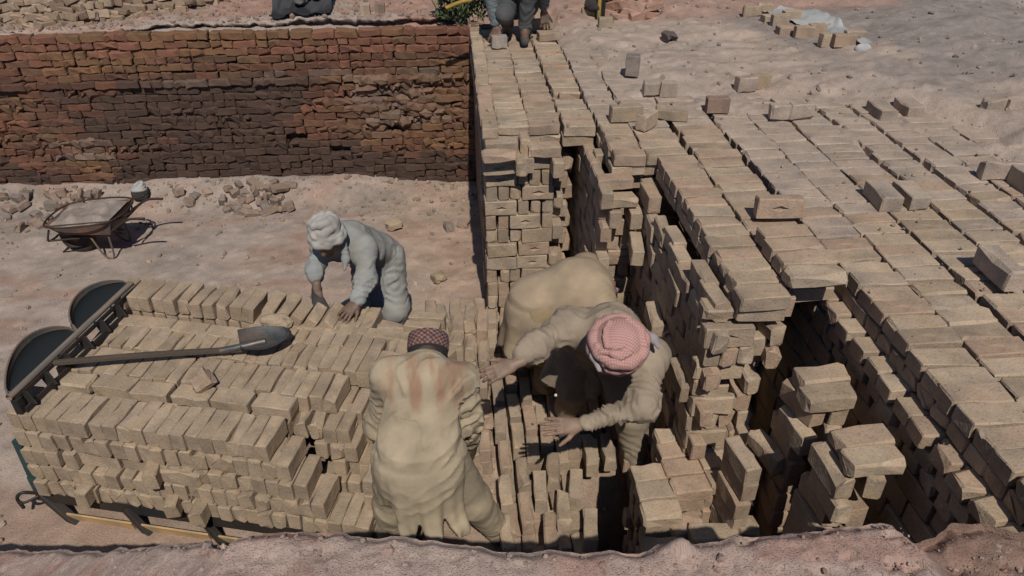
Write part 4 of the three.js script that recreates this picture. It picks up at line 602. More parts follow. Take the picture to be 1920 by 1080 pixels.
// row of bricks holding down a white sheet on the ash
{
  const g = field(span(0, 1, 1 / 40), span(0, 1, 1 / 14), (u, v) => { const a = at(1420, 22, 1.66).lerp(at(1625, 98, 1.66), u), b = at(1500, 14, 1.66).lerp(at(1640, 84, 1.66), u), p = a.lerp(b, v * (0.25 + 0.75 * Math.sin(Math.PI * (0.12 + 0.8 * u)))), h = ashH(p.x, p.z); return [p.x, h + 0.02 + 0.05 * Math.max(0, fbm(u * 9, v * 3, 3, 3) + 0.2) * (u < 0.7 ? 1 : 0.6), p.z]; }, () => [0.62, 0.60, 0.58]);
  tag(part('white_sheet', g, std([0.55, 0.55, 0.54], { map: clothSpeck, roughness: 0.6 })), 'crumpled white sheet spread on the ash behind a line of bricks', 'sheet');
  const s = new Stack('brick_row', 'line of bricks laid on the ash along the white sheet', 'brick row', 63, { palette: GREEN });
  for (const [x, y, o, l] of [[1408, 32, 'edgeX', 0.17], [1432, 27, 'edgeX', 0.15], [1445, 42, 'flatX', 0.2], [1458, 50, 'edgeX', 0.16], [1482, 45, 'edgeX', 0.17], [1478, 62, 'flatX', 0.2], [1508, 70, 'edgeX', 0.18], [1530, 68, 'edgeX', 0.15], [1555, 88, 'edgeX', 0.2], [1580, 92, 'edgeX', 0.2], [1600, 90, 'edgeX', 0.18]]) { const p = at(x, y, 1.64); s.add(p.x, ashH(p.x, p.z) - 0.01, p.z, o, { len: l, yaw: (s.R() - 0.5) * 0.25, jit: 2 }); }
  s.build();
  tag(part('crumpled_bag', xf(new THREE.IcosahedronGeometry(0.06, 3), [0, 0, 0], [0, 0, 0], [1.2, 0.8, 0.7]), std([0.62, 0.60, 0.58], { map: clothSpeck })), 'crumpled white rag at the near end of the line of bricks', 'rag').position.copy(at(1618, 92, 1.68));
}
// ---------------------------------------------------------------- far brick heaps and clutter along the top
function farHeap(seed, label, x0, x1, z0, cols, rows, y0, palette, top = () => 99) {
  const s = new Stack('brick_heap', label, 'brick heap', seed, { palette }), R = s.R;
  for (let r = 0; r < rows; r++) for (let c = 0; c < cols; c++) { const x = lerp(x0, x1, (c + (r % 2) * 0.5 + 0.3 * R()) / cols), y = y0(x) + r * (seed === 71 ? 0.072 : 0.088); if (y > top(x)) continue; s.add(x, y, z0(x) - r * 0.04 + R() * 0.06, R() < 0.7 ? 'edgeX' : 'flatX', { yaw: (R() - 0.5) * 1.1, tilt: (R() - 0.5) * 0.5, roll: (R() - 0.5) * 0.7, kind: 'rough', len: 0.17 + R() * 0.05, sc: seed === 71 ? 0.72 : 0.95 }); }
  s.build();
}
{
  const ey = (x) => bankH(x, -8.6) - 0.03;
  const hz = (x) => { const b = [[-5.4, -7.72], [-4.2, -7.72], [-3.6, -7.70], [-3.1, -7.92], [-2.6, -8.05], [-2.1, -8.55]]; for (let i = 1; i < b.length; i++) if (x <= b[i][0]) return lerp(b[i - 1][1], b[i][1], Math.max(0, (x - b[i - 1][0]) / (b[i][0] - b[i - 1][0]))); return -8.8; };
  farHeap(71, 'long heap of tan bricks on the bank above the red wall', -5.6, -2.1, hz, 42, 8, (x) => bankH(x, hz(x)) - 0.05, pal([[0.43, 0.31, 0.21], [0.37, 0.265, 0.175], [0.47, 0.35, 0.24], [0.30, 0.21, 0.14]]), (x) => 2.4);
  farHeap(72, 'heap of pale red fired bricks behind the ash at the top', 1.50, 2.0, () => -7.42, 5, 6, (x) => ashH(x, -7.42) - 0.03, pal([[0.46, 0.28, 0.20], [0.42, 0.24, 0.165], [0.50, 0.32, 0.23]]));
  struct('heap_core', merge([xf(beam(3.2, 0.75, 0.6), [-4.5, 2.0, -8.75]), xf(beam(0.45, 0.40, 0.3), [1.76, 1.83, -7.80])]), std([0.16, 0.115, 0.08], { map: soilSpeck }));
  const bt = (px, py, l, m) => { const p = at(px, py, 1.75); p.y = bankH(p.x, p.z); looseBrick(l, p, { ori: 'edgeX', geo: PLAIN[px % 14], mat: m, len: 0.42, sink: 0.01 }); };
  bt(684, 8, 'left one of two bricks standing on the bank above the wall', GREEN[2]); bt(712, 7, 'right one of two bricks standing on the bank above the wall', rub[2]);
  // dark sheet heaped with stones
  const p = at(565, 8, 1.75), t = thing('tarpaulin', 'dark tarpaulin on the bank with pale stones heaped on it', 'tarpaulin', [p.x, 0, p.z]);
  part('sheet', field(span(-0.30, 0.28, 0.02), span(-0.35, 0.12, 0.02), (x, z) => bankH(p.x + x, p.z + z) + 0.035 + 0.03 * fbm(x * 9, 1, z * 9, 3) + 0.25 * sstep(0, -0.3, z), () => [1, 1, 1]), std([0.028, 0.028, 0.033], { map: clothSpeck, roughness: 0.7 }), t);
  const R = rng(5); for (let k = 0; k < 14; k++) { const g = new THREE.IcosahedronGeometry(0.05 + 0.02 * R(), 1), q = g.attributes.position, x = -0.22 + R() * 0.46, z = -0.3 + R() * 0.26; for (let i = 0; i < q.count; i++) { const f = 0.8 + 0.5 * hash(q.getX(i) * 900, q.getY(i) * 900, k); q.setXYZ(i, q.getX(i) * f, q.getY(i) * f * 0.7, q.getZ(i) * f); } g.computeVertexNormals(); const m = part('stone', g, std([[0.42, 0.38, 0.33], [0.3, 0.22, 0.17], [0.2, 0.17, 0.15]][k % 3], clayOpt), t); m.position.set(x, bankH(p.x + x, p.z + z) + 0.09 + 0.25 * sstep(0, -0.3, z), z); }
  // weeds, yellow bar
  const w = at(868, 14, 1.75), wt = thing('weed', 'dusty green weeds behind the crouching man', 'plant', [w.x, bankH(Math.min(w.x, 0.1), w.z) - 0.02, w.z - 0.05]), lp = [], R2 = rng(77);
  for (let k = 0; k < 420; k++) { const a = R2() * 6.283, r = Math.sqrt(R2()) * 0.24, b = V3(Math.cos(a) * r * 1.1, 0.02 + R2() * 0.30, Math.sin(a) * r * 0.6), d = V3(R2() - 0.5, R2() * 0.7, R2() - 0.5).normalize().multiplyScalar(0.035 + R2() * 0.035), s = V3(-d.z, 0.2 * d.y, d.x).multiplyScalar(0.42); lp.push(b, b.clone().add(d).add(s), b.clone().addScaledVector(d, 2), b, b.clone().addScaledVector(d, 2), b.clone().add(d).sub(s)); }
  const lg = new THREE.BufferGeometry().setFromPoints(lp); lg.computeVertexNormals(); part('foliage', lg, std([0.075, 0.10, 0.04]), wt);
  part('stem', merge(Array.from({ length: 9 }, (_, k) => tube([V3(0, 0, 0), V3(0.08 * Math.cos(k * 2.4), 0.12, 0.06 * Math.sin(k * 2.4)), V3(0.2 * Math.cos(k * 2.4), 0.28, 0.12 * Math.sin(k * 2.4))], 0.006, 8, 5))), std([0.10, 0.09, 0.05]), wt);
  const y0 = at(836, 15, 1.9), y1 = at(884, 0, 1.96); tag(part('yellow_pole', tube([y0, y0.clone().lerp(y1, 0.5).add(V3(0, 0.01, 0)), y1], 0.017, 10, 8), std([0.50, 0.36, 0.07], { map: rustSpeck })), 'yellow pole leaning over the weeds', 'pole');
  const g0 = at(1122, 30, 1.68), ft = thing('marker_post', 'dark post with a yellow stripe left of the pale red brick heap', 'post', [g0.x, ashH(g0.x, g0.z) - 0.03, g0.z - 0.1]);
  part('post', xf(beam(0.09, 0.5, 0.08), [0.03, 0.24, 0]), std([0.045, 0.038, 0.032], { map: woodGrain }), ft); part('stripe', xf(beam(0.03, 0.42, 0.01), [0.015, 0.22, 0.045]), std([0.5, 0.38, 0.08], { map: rustSpeck }), ft);
  const dc = at(1112, 10, 1.75); const cg = new THREE.IcosahedronGeometry(0.09, 3), cq = cg.attributes.position; for (let i = 0; i < cq.count; i++) { const k = 1 + 0.5 * fbm(cq.getX(i) * 9, cq.getY(i) * 9, cq.getZ(i) * 9, 3); cq.setXYZ(i, cq.getX(i) * k, cq.getY(i) * k * 0.8, cq.getZ(i) * k); } cg.computeVertexNormals(); tag(part('sack', cg, std([0.06, 0.048, 0.04], { map: clothSpeck })), 'dark lumpy sack beside the striped post', 'sack').position.copy(dc);
}

// ---------------------------------------------------------------- crumbs of brick and soil
{
  const bits = Array.from({ length: 1 }, () => { const g = new THREE.IcosahedronGeometry(1, 1), q = g.attributes.position; for (let i = 0; i < q.count; i++) { const k = 0.75 + 0.5 * hash(q.getX(i) * 800, q.getY(i) * 800, q.getZ(i) * 800); q.setXYZ(i, q.getX(i) * k, q.getY(i) * k * 0.7, q.getZ(i) * k); } g.computeVertexNormals(); return g; })[0]; bits.computeVertexNormals();
  const scatter = (name, n, seed, pick, size, cols) => { const R = rng(seed), im = new THREE.InstancedMesh(bits, std(null, { map: claySpeck }), n), m = new THREE.Matrix4(); im.name = name; im.userData.kind = 'stuff'; im.castShadow = im.receiveShadow = true; for (let i = 0; i < n; i++) { const [x, y, z] = pick(R), s = size * (0.35 + 1.6 * R() ** 4); im.setMatrixAt(i, m.compose(V3(x, y + s * 0.25, z), new THREE.Quaternion().setFromEuler(new THREE.Euler(R() * 6, R() * 6, R() * 6)), V3(s * (0.8 + R() * 0.7), s, s))); const c = cols[Math.floor(R() * cols.length)], k = 0.8 + 0.4 * R(); im.setColorAt(i, new THREE.Color().setRGB(...c.map((v) => v * k))); } scene.add(im); };
  const cl = [[0.42, 0.31, 0.22], [0.36, 0.25, 0.18], [0.46, 0.36, 0.27], [0.33, 0.27, 0.22]];
  scatter('floor_crumbs', 2600, 901, (R) => { const t = R(); let x, z; if (t < 0.45) { x = 0.2 - R() * 5.2; z = -7.22 + R() ** 1.6 * 0.75; } else if (t < 0.75) { x = 0.15 - R() * 4.6; z = -7 + R() * 4.2; } else { x = 0.1 + R() * 1.2; z = -5 + R() * 2.5; } return [x, floorH(x, z), z]; }, 0.013, cl);
  scatter('ash_crumbs', 900, 902, (R) => { let x, z; do { x = 1 + R() * 5; z = -8.6 + R() * 5; } while (ashEdge(x) - z < 0.05); return [x, ashH(x, z), z]; }, 0.013, [[0.42, 0.34, 0.27], [0.35, 0.29, 0.24], [0.33, 0.27, 0.22]]);
  scatter('bank_crumbs', 900, 903, (R) => { const x = -4.8 + R() * 4.9, z = lipAt(x) - 0.02 - R() * R() * 1.2; return [x, bankH(x, z), z]; }, 0.016, [[0.40, 0.26, 0.19], [0.34, 0.25, 0.2]]);
  scatter('near_clods', 90, 906, (R) => { const x = -1.2 + R() * 2.7, t = 0.04 + R() * 0.2; return [x, nearTop(x) + 0.28 * (1.75 - nearTop(x)) * sstep(0.02, 0.9, t) + (x > 1.2 ? -0.03 : 0), nearEdge(x) + t]; }, 0.011, [[0.42, 0.33, 0.28], [0.40, 0.27, 0.22]]);
  scatter('near_crumbs', 3600, 904, (R) => { const x = -1.3 + R() * 2.8, t = 0.035 + R() * 0.28, z = nearEdge(x) + t; return [x, nearTop(x) - 0.006 + 0.28 * (1.75 - nearTop(x)) * sstep(0.02, 0.9, t) + (x > 1.2 ? -0.03 : 0), z]; }, 0.0042, [[0.44, 0.34, 0.28], [0.36, 0.27, 0.22], [0.40, 0.25, 0.2]]);
  scatter('row_crumbs', 600, 905, (R) => { const x = 0.3 + R() * 3.6, z = -7 + R() * 5.4; return x > 1.7 || z < -4.4 ? [x, TOP + 0.004, z] : [2.3 + R() * 1.2, TOP + 0.004, -4 + R() * 2.4]; }, 0.0075, [[0.45, 0.36, 0.27], [0.38, 0.30, 0.22]]);
}

{ // bricks tumbled between the load and the tall stack
  const s = new Stack('brick_heap', 'rough heap of upright bricks wedged between the end of the load and the tall stack', 'brick heap', 81), R = s.R;
  for (let k = 0; k < 5; k++) for (let m = 0; m < 6; m++) for (let l = 0; l < 6; l++) { const x = -0.21 + k * 0.078, z = -4.02 + m * 0.15 + (k % 2) * 0.05, y = l * 0.108; if (y > 0.62 - 0.09 * m - 0.05 * (k % 2) + 0.05 * R()) continue; s.add(x + (R() - 0.5) * 0.02, y, z, 'edgeZ', { jit: 2.5, yaw: (R() - 0.5) * 0.22, tilt: (R() - 0.5) * 0.2, roll: (R() - 0.5) * 0.1, kind: R() < 0.55 ? 'rough' : undefined }); }
  s.build();
}
// ---------------------------------------------------------------- people
// a smooth field of tapered bones, meshed as one surface
const smin = (a, b, k) => { const h = Math.max(0, k - Math.abs(a - b)) / k; return Math.min(a, b) - h * h * k * 0.25; };
const bone = (a, b, ra, rb, o = {}) => { const d = b.clone().sub(a), l2 = d.lengthSq(); return { a, b, ra, rb, d, l2, len: Math.sqrt(l2), ...o }; };
function boneDist(B, x, y, z) {
  const px = x - B.a.x, py = y - B.a.y, pz = z - B.a.z, t = B.l2 ? Math.min(1, Math.max(0, (px * B.d.x + py * B.d.y + pz * B.d.z) / B.l2)) : 0, qx = px - B.d.x * t, qy = py - B.d.y * t, qz = pz - B.d.z * t;
  let r = B.ra + (B.rb - B.ra) * t;
  if (B.fold) { const q = Math.hypot(qx, qy, qz); if (q < r + 0.06) { const w = noise3(x * 11, y * 11, z * 11), s = Math.sin((t * B.len / (B.wave ?? 0.042) + 1.3 * w) * 6.283); r += B.fold * (s > 0 ? s : s * 0.6) * (0.65 + 0.6 * noise3(x * 7 + 4, y * 7, z * 7)) * (B.foldAt ? Math.exp(-(((t - B.foldAt) / 0.35) ** 2)) : 1); } }
  return Math.hypot(qx, qy, qz) - r;
}
const boneField = (bones, k = 0.05) => (x, y, z) => { let d = 9; for (const B of bones) d = smin(d, boneDist(B, x, y, z), B.k ?? k); return d; };
function boundsOf(bones, pad = 0.05) { const lo = V3(9, 9, 9), hi = V3(-9, -9, -9); for (const B of bones) for (const [p, r] of [[B.a, B.ra], [B.b, B.rb]]) { lo.min(p.clone().addScalar(-r - pad)); hi.max(p.clone().addScalar(r + pad)); } return [lo, hi]; }
function surface(F, [lo, hi], h, smooth = true) {   // naive surface nets
  const n = [0, 1, 2].map((i) => Math.ceil((hi.getComponent(i) - lo.getComponent(i)) / h) + 2), [nx, ny, nz] = n, val = new Float32Array(nx * ny * nz), BK = 4;
  for (let bz = 0; bz < nz; bz += BK) for (let by = 0; by < ny; by += BK) for (let bx = 0; bx < nx; bx += BK) {
    const c = F(lo.x + (bx + 1.5) * h, lo.y + (by + 1.5) * h, lo.z + (bz + 1.5) * h), far = Math.abs(c) > 4.6 * h + 0.03;
    for (let z = bz; z < Math.min(nz, bz + BK); z++) for (let y = by; y < Math.min(ny, by + BK); y++) for (let x = bx; x < Math.min(nx, bx + BK); x++) val[(z * ny + y) * nx + x] = far ? c : F(lo.x + x * h, lo.y + y * h, lo.z + z * h);
  }
  const id = new Int32Array(nx * ny * nz).fill(-1), P = [], ix = [], off = [0, 1, nx, nx + 1, nx * ny, nx * ny + 1, nx * ny + nx, nx * ny + nx + 1], E = [[0, 1], [2, 3], [4, 5], [6, 7], [0, 2], [1, 3], [4, 6], [5, 7], [0, 4], [1, 5], [2, 6], [3, 7]];
  for (let z = 0; z < nz - 1; z++) for (let y = 0; y < ny - 1; y++) for (let x = 0; x < nx - 1; x++) {
    const o = (z * ny + y) * nx + x; let m = 0; for (let k = 0; k < 8; k++) if (val[o + off[k]] < 0) m++; if (m === 0 || m === 8) continue;
    let sx = 0, sy = 0, sz = 0, c = 0; for (const [a, b] of E) { const va = val[o + off[a]], vb = val[o + off[b]]; if ((va < 0) === (vb < 0)) continue; const t = va / (va - vb); sx += (a & 1) + ((b & 1) - (a & 1)) * t; sy += ((a >> 1) & 1) + (((b >> 1) & 1) - ((a >> 1) & 1)) * t; sz += (a >> 2) + ((b >> 2) - (a >> 2)) * t; c++; }
    id[o] = P.length / 3; P.push(lo.x + (x + sx / c) * h, lo.y + (y + sy / c) * h, lo.z + (z + sz / c) * h);
  }
  const quad = (a, b, c, d, f) => { if (a < 0 || b < 0 || c < 0 || d < 0) return; f ? ix.push(a, b, c, a, c, d) : ix.push(a, c, b, a, d, c); };
  for (let z = 1; z < nz - 1; z++) for (let y = 1; y < ny - 1; y++) for (let x = 1; x < nx - 1; x++) {
    const o = (z * ny + y) * nx + x, v = val[o] < 0;
    if (v !== (val[o + 1] < 0)) quad(id[o], id[o - nx], id[o - nx - nx * ny], id[o - nx * ny], !v);
    if (v !== (val[o + nx] < 0)) quad(id[o], id[o - nx * ny], id[o - nx * ny - 1], id[o - 1], !v);
    if (v !== (val[o + nx * ny] < 0)) quad(id[o], id[o - 1], id[o - 1 - nx], id[o - nx], !v);
  }
  const g = new THREE.BufferGeometry(); g.setAttribute('position', new THREE.BufferAttribute(new Float32Array(P), 3)); g.setIndex(ix); g.computeVertexNormals(); return g;
}
function finish(g, { color, uvs = 1, uv } = {}) {
  const p = g.attributes.position, n = g.attributes.normal, u = new Float32Array(p.count * 2), c = new Float32Array(p.count * 3), v = V3();
  for (let i = 0; i < p.count; i++) { v.fromBufferAttribute(p, i); const q = uv ? uv(v) : [(v.x + v.z * 0.6) * uvs, (v.y - v.z * 0.8) * uvs]; u[i * 2] = q[0]; u[i * 2 + 1] = q[1]; c.set(color ? color(v, n.getX(i), n.getY(i), n.getZ(i)) : [1, 1, 1], i * 3); }
  g.setAttribute('uv', new THREE.BufferAttribute(u, 2)); g.setAttribute('color', new THREE.BufferAttribute(c, 3)); return g;
}
const cloth = (o = {}) => std(null, { vertexColors: true, map: rep(clothSpeck, 2), bumpMap: rep(clothRelief, 2.4), bumpScale: 0.004, ...o });
const skinMat = std(null, { vertexColors: true, roughness: 0.6, map: rep(clothSpeck, 5) });
const weather = (base, dust, s = 0) => (v) => { const t = sstep(-0.05, 0.35, fbm(v.x * 6 + s, v.y * 6, v.z * 6, 4)), k = 1 + 0.14 * fbm(v.x * 18, v.y * 18, v.z * 18 + s, 3); return mixc(base, dust, t * 0.5).map((q) => q * k); };
// a hand: palm, four unequal fingers with two bends each, a thumb from the side of the palm
function handGeo(wrist, dir, normal, side, { curl = 0.4, spread = 0.16, thumb = 0.7, size = 1, h = 0.0042 } = {}) {
  const d = dir.clone().normalize(), nrm = normal.clone().addScaledVector(d, -normal.dot(d)).normalize(), s = d.clone().cross(nrm).normalize().multiplyScalar(side), B = [], P = (f, a, u) => wrist.clone().addScaledVector(d, f * size).addScaledVector(s, a * size).addScaledVector(nrm, u * size), r = (q) => q * size;
  B.push(bone(P(-0.05, 0, 0), P(0.01, 0, 0), r(0.026), r(0.026)));
  for (let i = 0; i < 4; i++) B.push(bone(P(0.012, (i - 1.5) * 0.012, 0), P(0.085, (i - 1.5) * 0.0205, i === 0 || i === 3 ? -0.003 : 0), r(0.0165), r(0.0125)));
  const L = [[0.040, 0.026, 0.020], [0.045, 0.030, 0.022], [0.042, 0.028, 0.021], [0.033, 0.021, 0.018]];
  for (let i = 0; i < 4; i++) {
    let o = P(0.086, (i - 1.5) * 0.0205, 0), ang = curl * (0.35 + 0.1 * i), w = (i - 1.5) * spread; let f = d.clone().addScaledVector(s, w).normalize();
    for (let k = 0; k < 3; k++) { const v = f.clone().multiplyScalar(Math.cos(ang)).addScaledVector(nrm, -Math.sin(ang)); const e = o.clone().addScaledVector(v, L[i][k] * size); B.push(bone(o, e, r(0.0096 - 0.0009 * k), r(0.0088 - 0.001 * k), { k: 0.006 })); o = e; ang += curl * 0.75; }
  }
  let o = P(0.022, -0.026, -0.004); const tv = d.clone().multiplyScalar(Math.cos(thumb)).addScaledVector(s, -Math.sin(thumb)).addScaledVector(nrm, -0.25).normalize(); let e = o.clone().addScaledVector(tv, 0.042 * size); B.push(bone(o, e, r(0.0145), r(0.0115), { k: 0.012 })); tv.addScaledVector(d, 0.45).normalize(); const e2 = e.clone().addScaledVector(tv, 0.032 * size); B.push(bone(e, e2, r(0.0112), r(0.0095), { k: 0.006 })); B.push(bone(e2, e2.clone().addScaledVector(tv, 0.022 * size), r(0.0095), r(0.0075), { k: 0.006 }));
  return surface(boneField(B, 0.014), boundsOf(B, 0.012), h);
}
// a head with brow, eye sockets, nose, mouth, chin and ears; face looks along fwd, crown along up
function headGeo(c, fwd, up, h = 0.0075) {
  const f = fwd.clone().normalize(), u = up.clone().addScaledVector(f, -up.dot(f)).normalize(), s = u.clone().cross(f), P = (a, b, d) => c.clone().addScaledVector(s, a).addScaledVector(u, b).addScaledVector(f, d);
  const B = [bone(P(0, 0.035, -0.018), P(0, 0.03, 0.012), 0.083, 0.076), bone(P(0, -0.02, 0.03), P(0, -0.075, 0.045), 0.058, 0.038), bone(P(0, -0.085, 0.06), P(0, -0.088, 0.072), 0.022, 0.019), bone(P(0, 0.02, 0.078), P(0, -0.022, 0.102), 0.010, 0.015, { k: 0.012 }), bone(P(-0.012, -0.03, 0.088), P(0.012, -0.03, 0.088), 0.010, 0.010, { k: 0.010 }), bone(P(-0.035, 0.03, 0.072), P(0.035, 0.03, 0.072), 0.012, 0.012, { k: 0.02 }), bone(P(-0.018, -0.056, 0.080), P(0.018, -0.056, 0.080), 0.008, 0.008, { k: 0.008 }), bone(P(-0.017, -0.067, 0.078), P(0.017, -0.067, 0.078), 0.0085, 0.0085, { k: 0.008 })];
  for (const q of [-1, 1]) { B.push(bone(P(q * 0.079, 0.012, -0.008), P(q * 0.078, -0.028, -0.002), 0.014, 0.010, { k: 0.012 })); B.push(bone(P(q * 0.036, -0.02, 0.055), P(q * 0.04, -0.03, 0.04), 0.026, 0.03)); B.push(bone(P(q * 0.031, 0.006, 0.073), P(q * 0.031, 0.006, 0.073), 0.0125, 0.0125, { k: 0.005 })); }
  return surface(boneField(B, 0.028), boundsOf(B, 0.03), h);
}
// winding turban: skull cap plus wraps
function turbanField(c, up, fwd, { R = 0.098, n = 5, thick = 0.026, seed = 1, tilt = 0.3, rise = 0.055, taper = 0.010, crisp = 0.010, lift = 0.035 } = {}) {
  const u = up.clone().normalize(), f = fwd.clone().addScaledVector(u, -fwd.dot(u)).normalize(), s = u.clone().cross(f), RR = rng(seed), w = Array.from({ length: n }, (_, i) => { const a = RR() * 6.283, t = (RR() - 0.5) * 2 * tilt; return { nx: Math.cos(a) * Math.sin(t), nz: Math.sin(a) * Math.sin(t), ny: Math.cos(t), y: lift + (i / Math.max(1, n - 1)) * rise, R: R - taper * i + RR() * 0.006, r: thick * (0.8 + 0.4 * RR()) }; });
  return (x, y, z) => {
    const px = x - c.x, py = y - c.y, pz = z - c.z, a = px * s.x + py * s.y + pz * s.z, b = px * u.x + py * u.y + pz * u.z, d = px * f.x + py * f.y + pz * f.z;
    let v = Math.hypot(a, (b - 0.02) * 0.95, d * 0.95) - (R - 0.004); v = Math.max(v, lift - 0.03 - b + 0.18 * Math.max(0, -0.0)); const k = 0.5 * noise3(a * 24, b * 24, d * 24);
    for (const q of w) { const bb = b - q.y, h = a * q.nx + bb * q.ny + d * q.nz, rr = Math.sqrt(Math.max(0, a * a + bb * bb + d * d - h * h)) - q.R; v = smin(v, Math.hypot(h * 0.85, rr) - q.r * (1 + 0.25 * k + 0.12 * Math.sin(Math.atan2(a, d) * 9 + q.y * 200)), crisp); }
    return v;
  };
}
const ridge = (v) => { const r = 1 - Math.abs(v); return r * r; };
const wrinkle = (x, y, z, a, sx, sy, sz, s = 0) => { const w = 0.35 * noise3(x * 4 + s, y * 4, z * 4); return a * (ridge(noise3(x * sx + w * 2.2, y * sy + w, z * sz + s)) - 0.45) + a * 0.5 * (ridge(noise3(x * sx * 2.1 + 5, y * sy * 2.1 + w * 3, z * sz * 2.1)) - 0.45); };
// thin creases that run along a direction, in patches
const crease = (x, y, z, d, a, f, s = 0) => { const t = (x * d[0] + y * d[1] + z * d[2]) * 0.82, X = (x - d[0] * t) * f + s, Y = (y - d[1] * t) * f, Z = (z - d[2] * t) * f, w = 0.6 * noise3(x * 7 + s, y * 7, z * 7), n = 1 - Math.abs(noise3(X + w, Y + w, Z - w)), m = sstep(-0.25, 0.35, noise3(x * 4.5 + 9 + s, y * 4.5, z * 4.5)); return -a * m * (n * n * n * n - 0.25); };
const dome = (t) => (t < 0.35 ? 0.72 + 0.28 * Math.sqrt(1 - (1 - t / 0.35) ** 2) : 1);
const ballBounds = (c, r) => [c.clone().addScalar(-r), c.clone().addScalar(r)];
const SKIN = [0.20, 0.115, 0.075], mid = (a, b, t = 0.5) => a.clone().lerp(b, t), off = (v, x, y, z) => v.clone().add(V3(x, y, z));
function bodyGeo(J, hands, headUp, headFwd, skin = SKIN, dark = {}) {   // bare body, one surface: trunk, limbs, feet, with finer hands and head joined on
  const B = [bone(J.hip, J.chest, 0.10, 0.10), bone(J.SL, J.SR, 0.048, 0.048), bone(J.hL, J.hR, 0.085, 0.085), bone(J.chest, J.neck, 0.065, 0.052), bone(J.neck, J.head, 0.052, 0.055)];
  for (const q of ['L', 'R']) { B.push(bone(J['S' + q], J['E' + q], 0.042, 0.036), bone(J['E' + q], J['W' + q], 0.038, 0.026), bone(J['h' + q], J['K' + q], 0.085, 0.055), bone(J['K' + q], J['A' + q], 0.056, 0.038), bone(J['A' + q], J['T' + q], 0.038, 0.03)); }
  const list = [surface(boneField(B, 0.05), boundsOf(B, 0.04), 0.013), headGeo(J.head, headFwd, headUp), ...hands];
  const all = list.map((g) => { const m = g.toNonIndexed(); m.deleteAttribute('uv'); return m; });
  return finish(mergeGeometries(all), { color: (v) => { const k = 1 + 0.25 * fbm(v.x * 14, v.y * 14, v.z * 14, 3), t = sstep(-0.1, 0.3, fbm(v.x * 9, 3, v.z * 9, 3)); let c = mixc(skin, [0.34, 0.255, 0.19], t * 0.35); if (dark.at && v.distanceTo(dark.at) < dark.r) c = dark.c; return c.map((q) => q * k); } });
}
function wear(name, parent, F, bounds, h, color, o = {}) { const m = part(name, finish(surface(F, bounds, h), { color, ...o }), o.mat ?? cloth(), parent); return m; }
const creased = (F) => (x, y, z) => F(x, y, z) + crease(x, y, z, [0.25, -0.95, 0.15], 0.010, 14, 7) + crease(x, y, z, [0.8, -0.5, 0.3], 0.006, 18, 3);

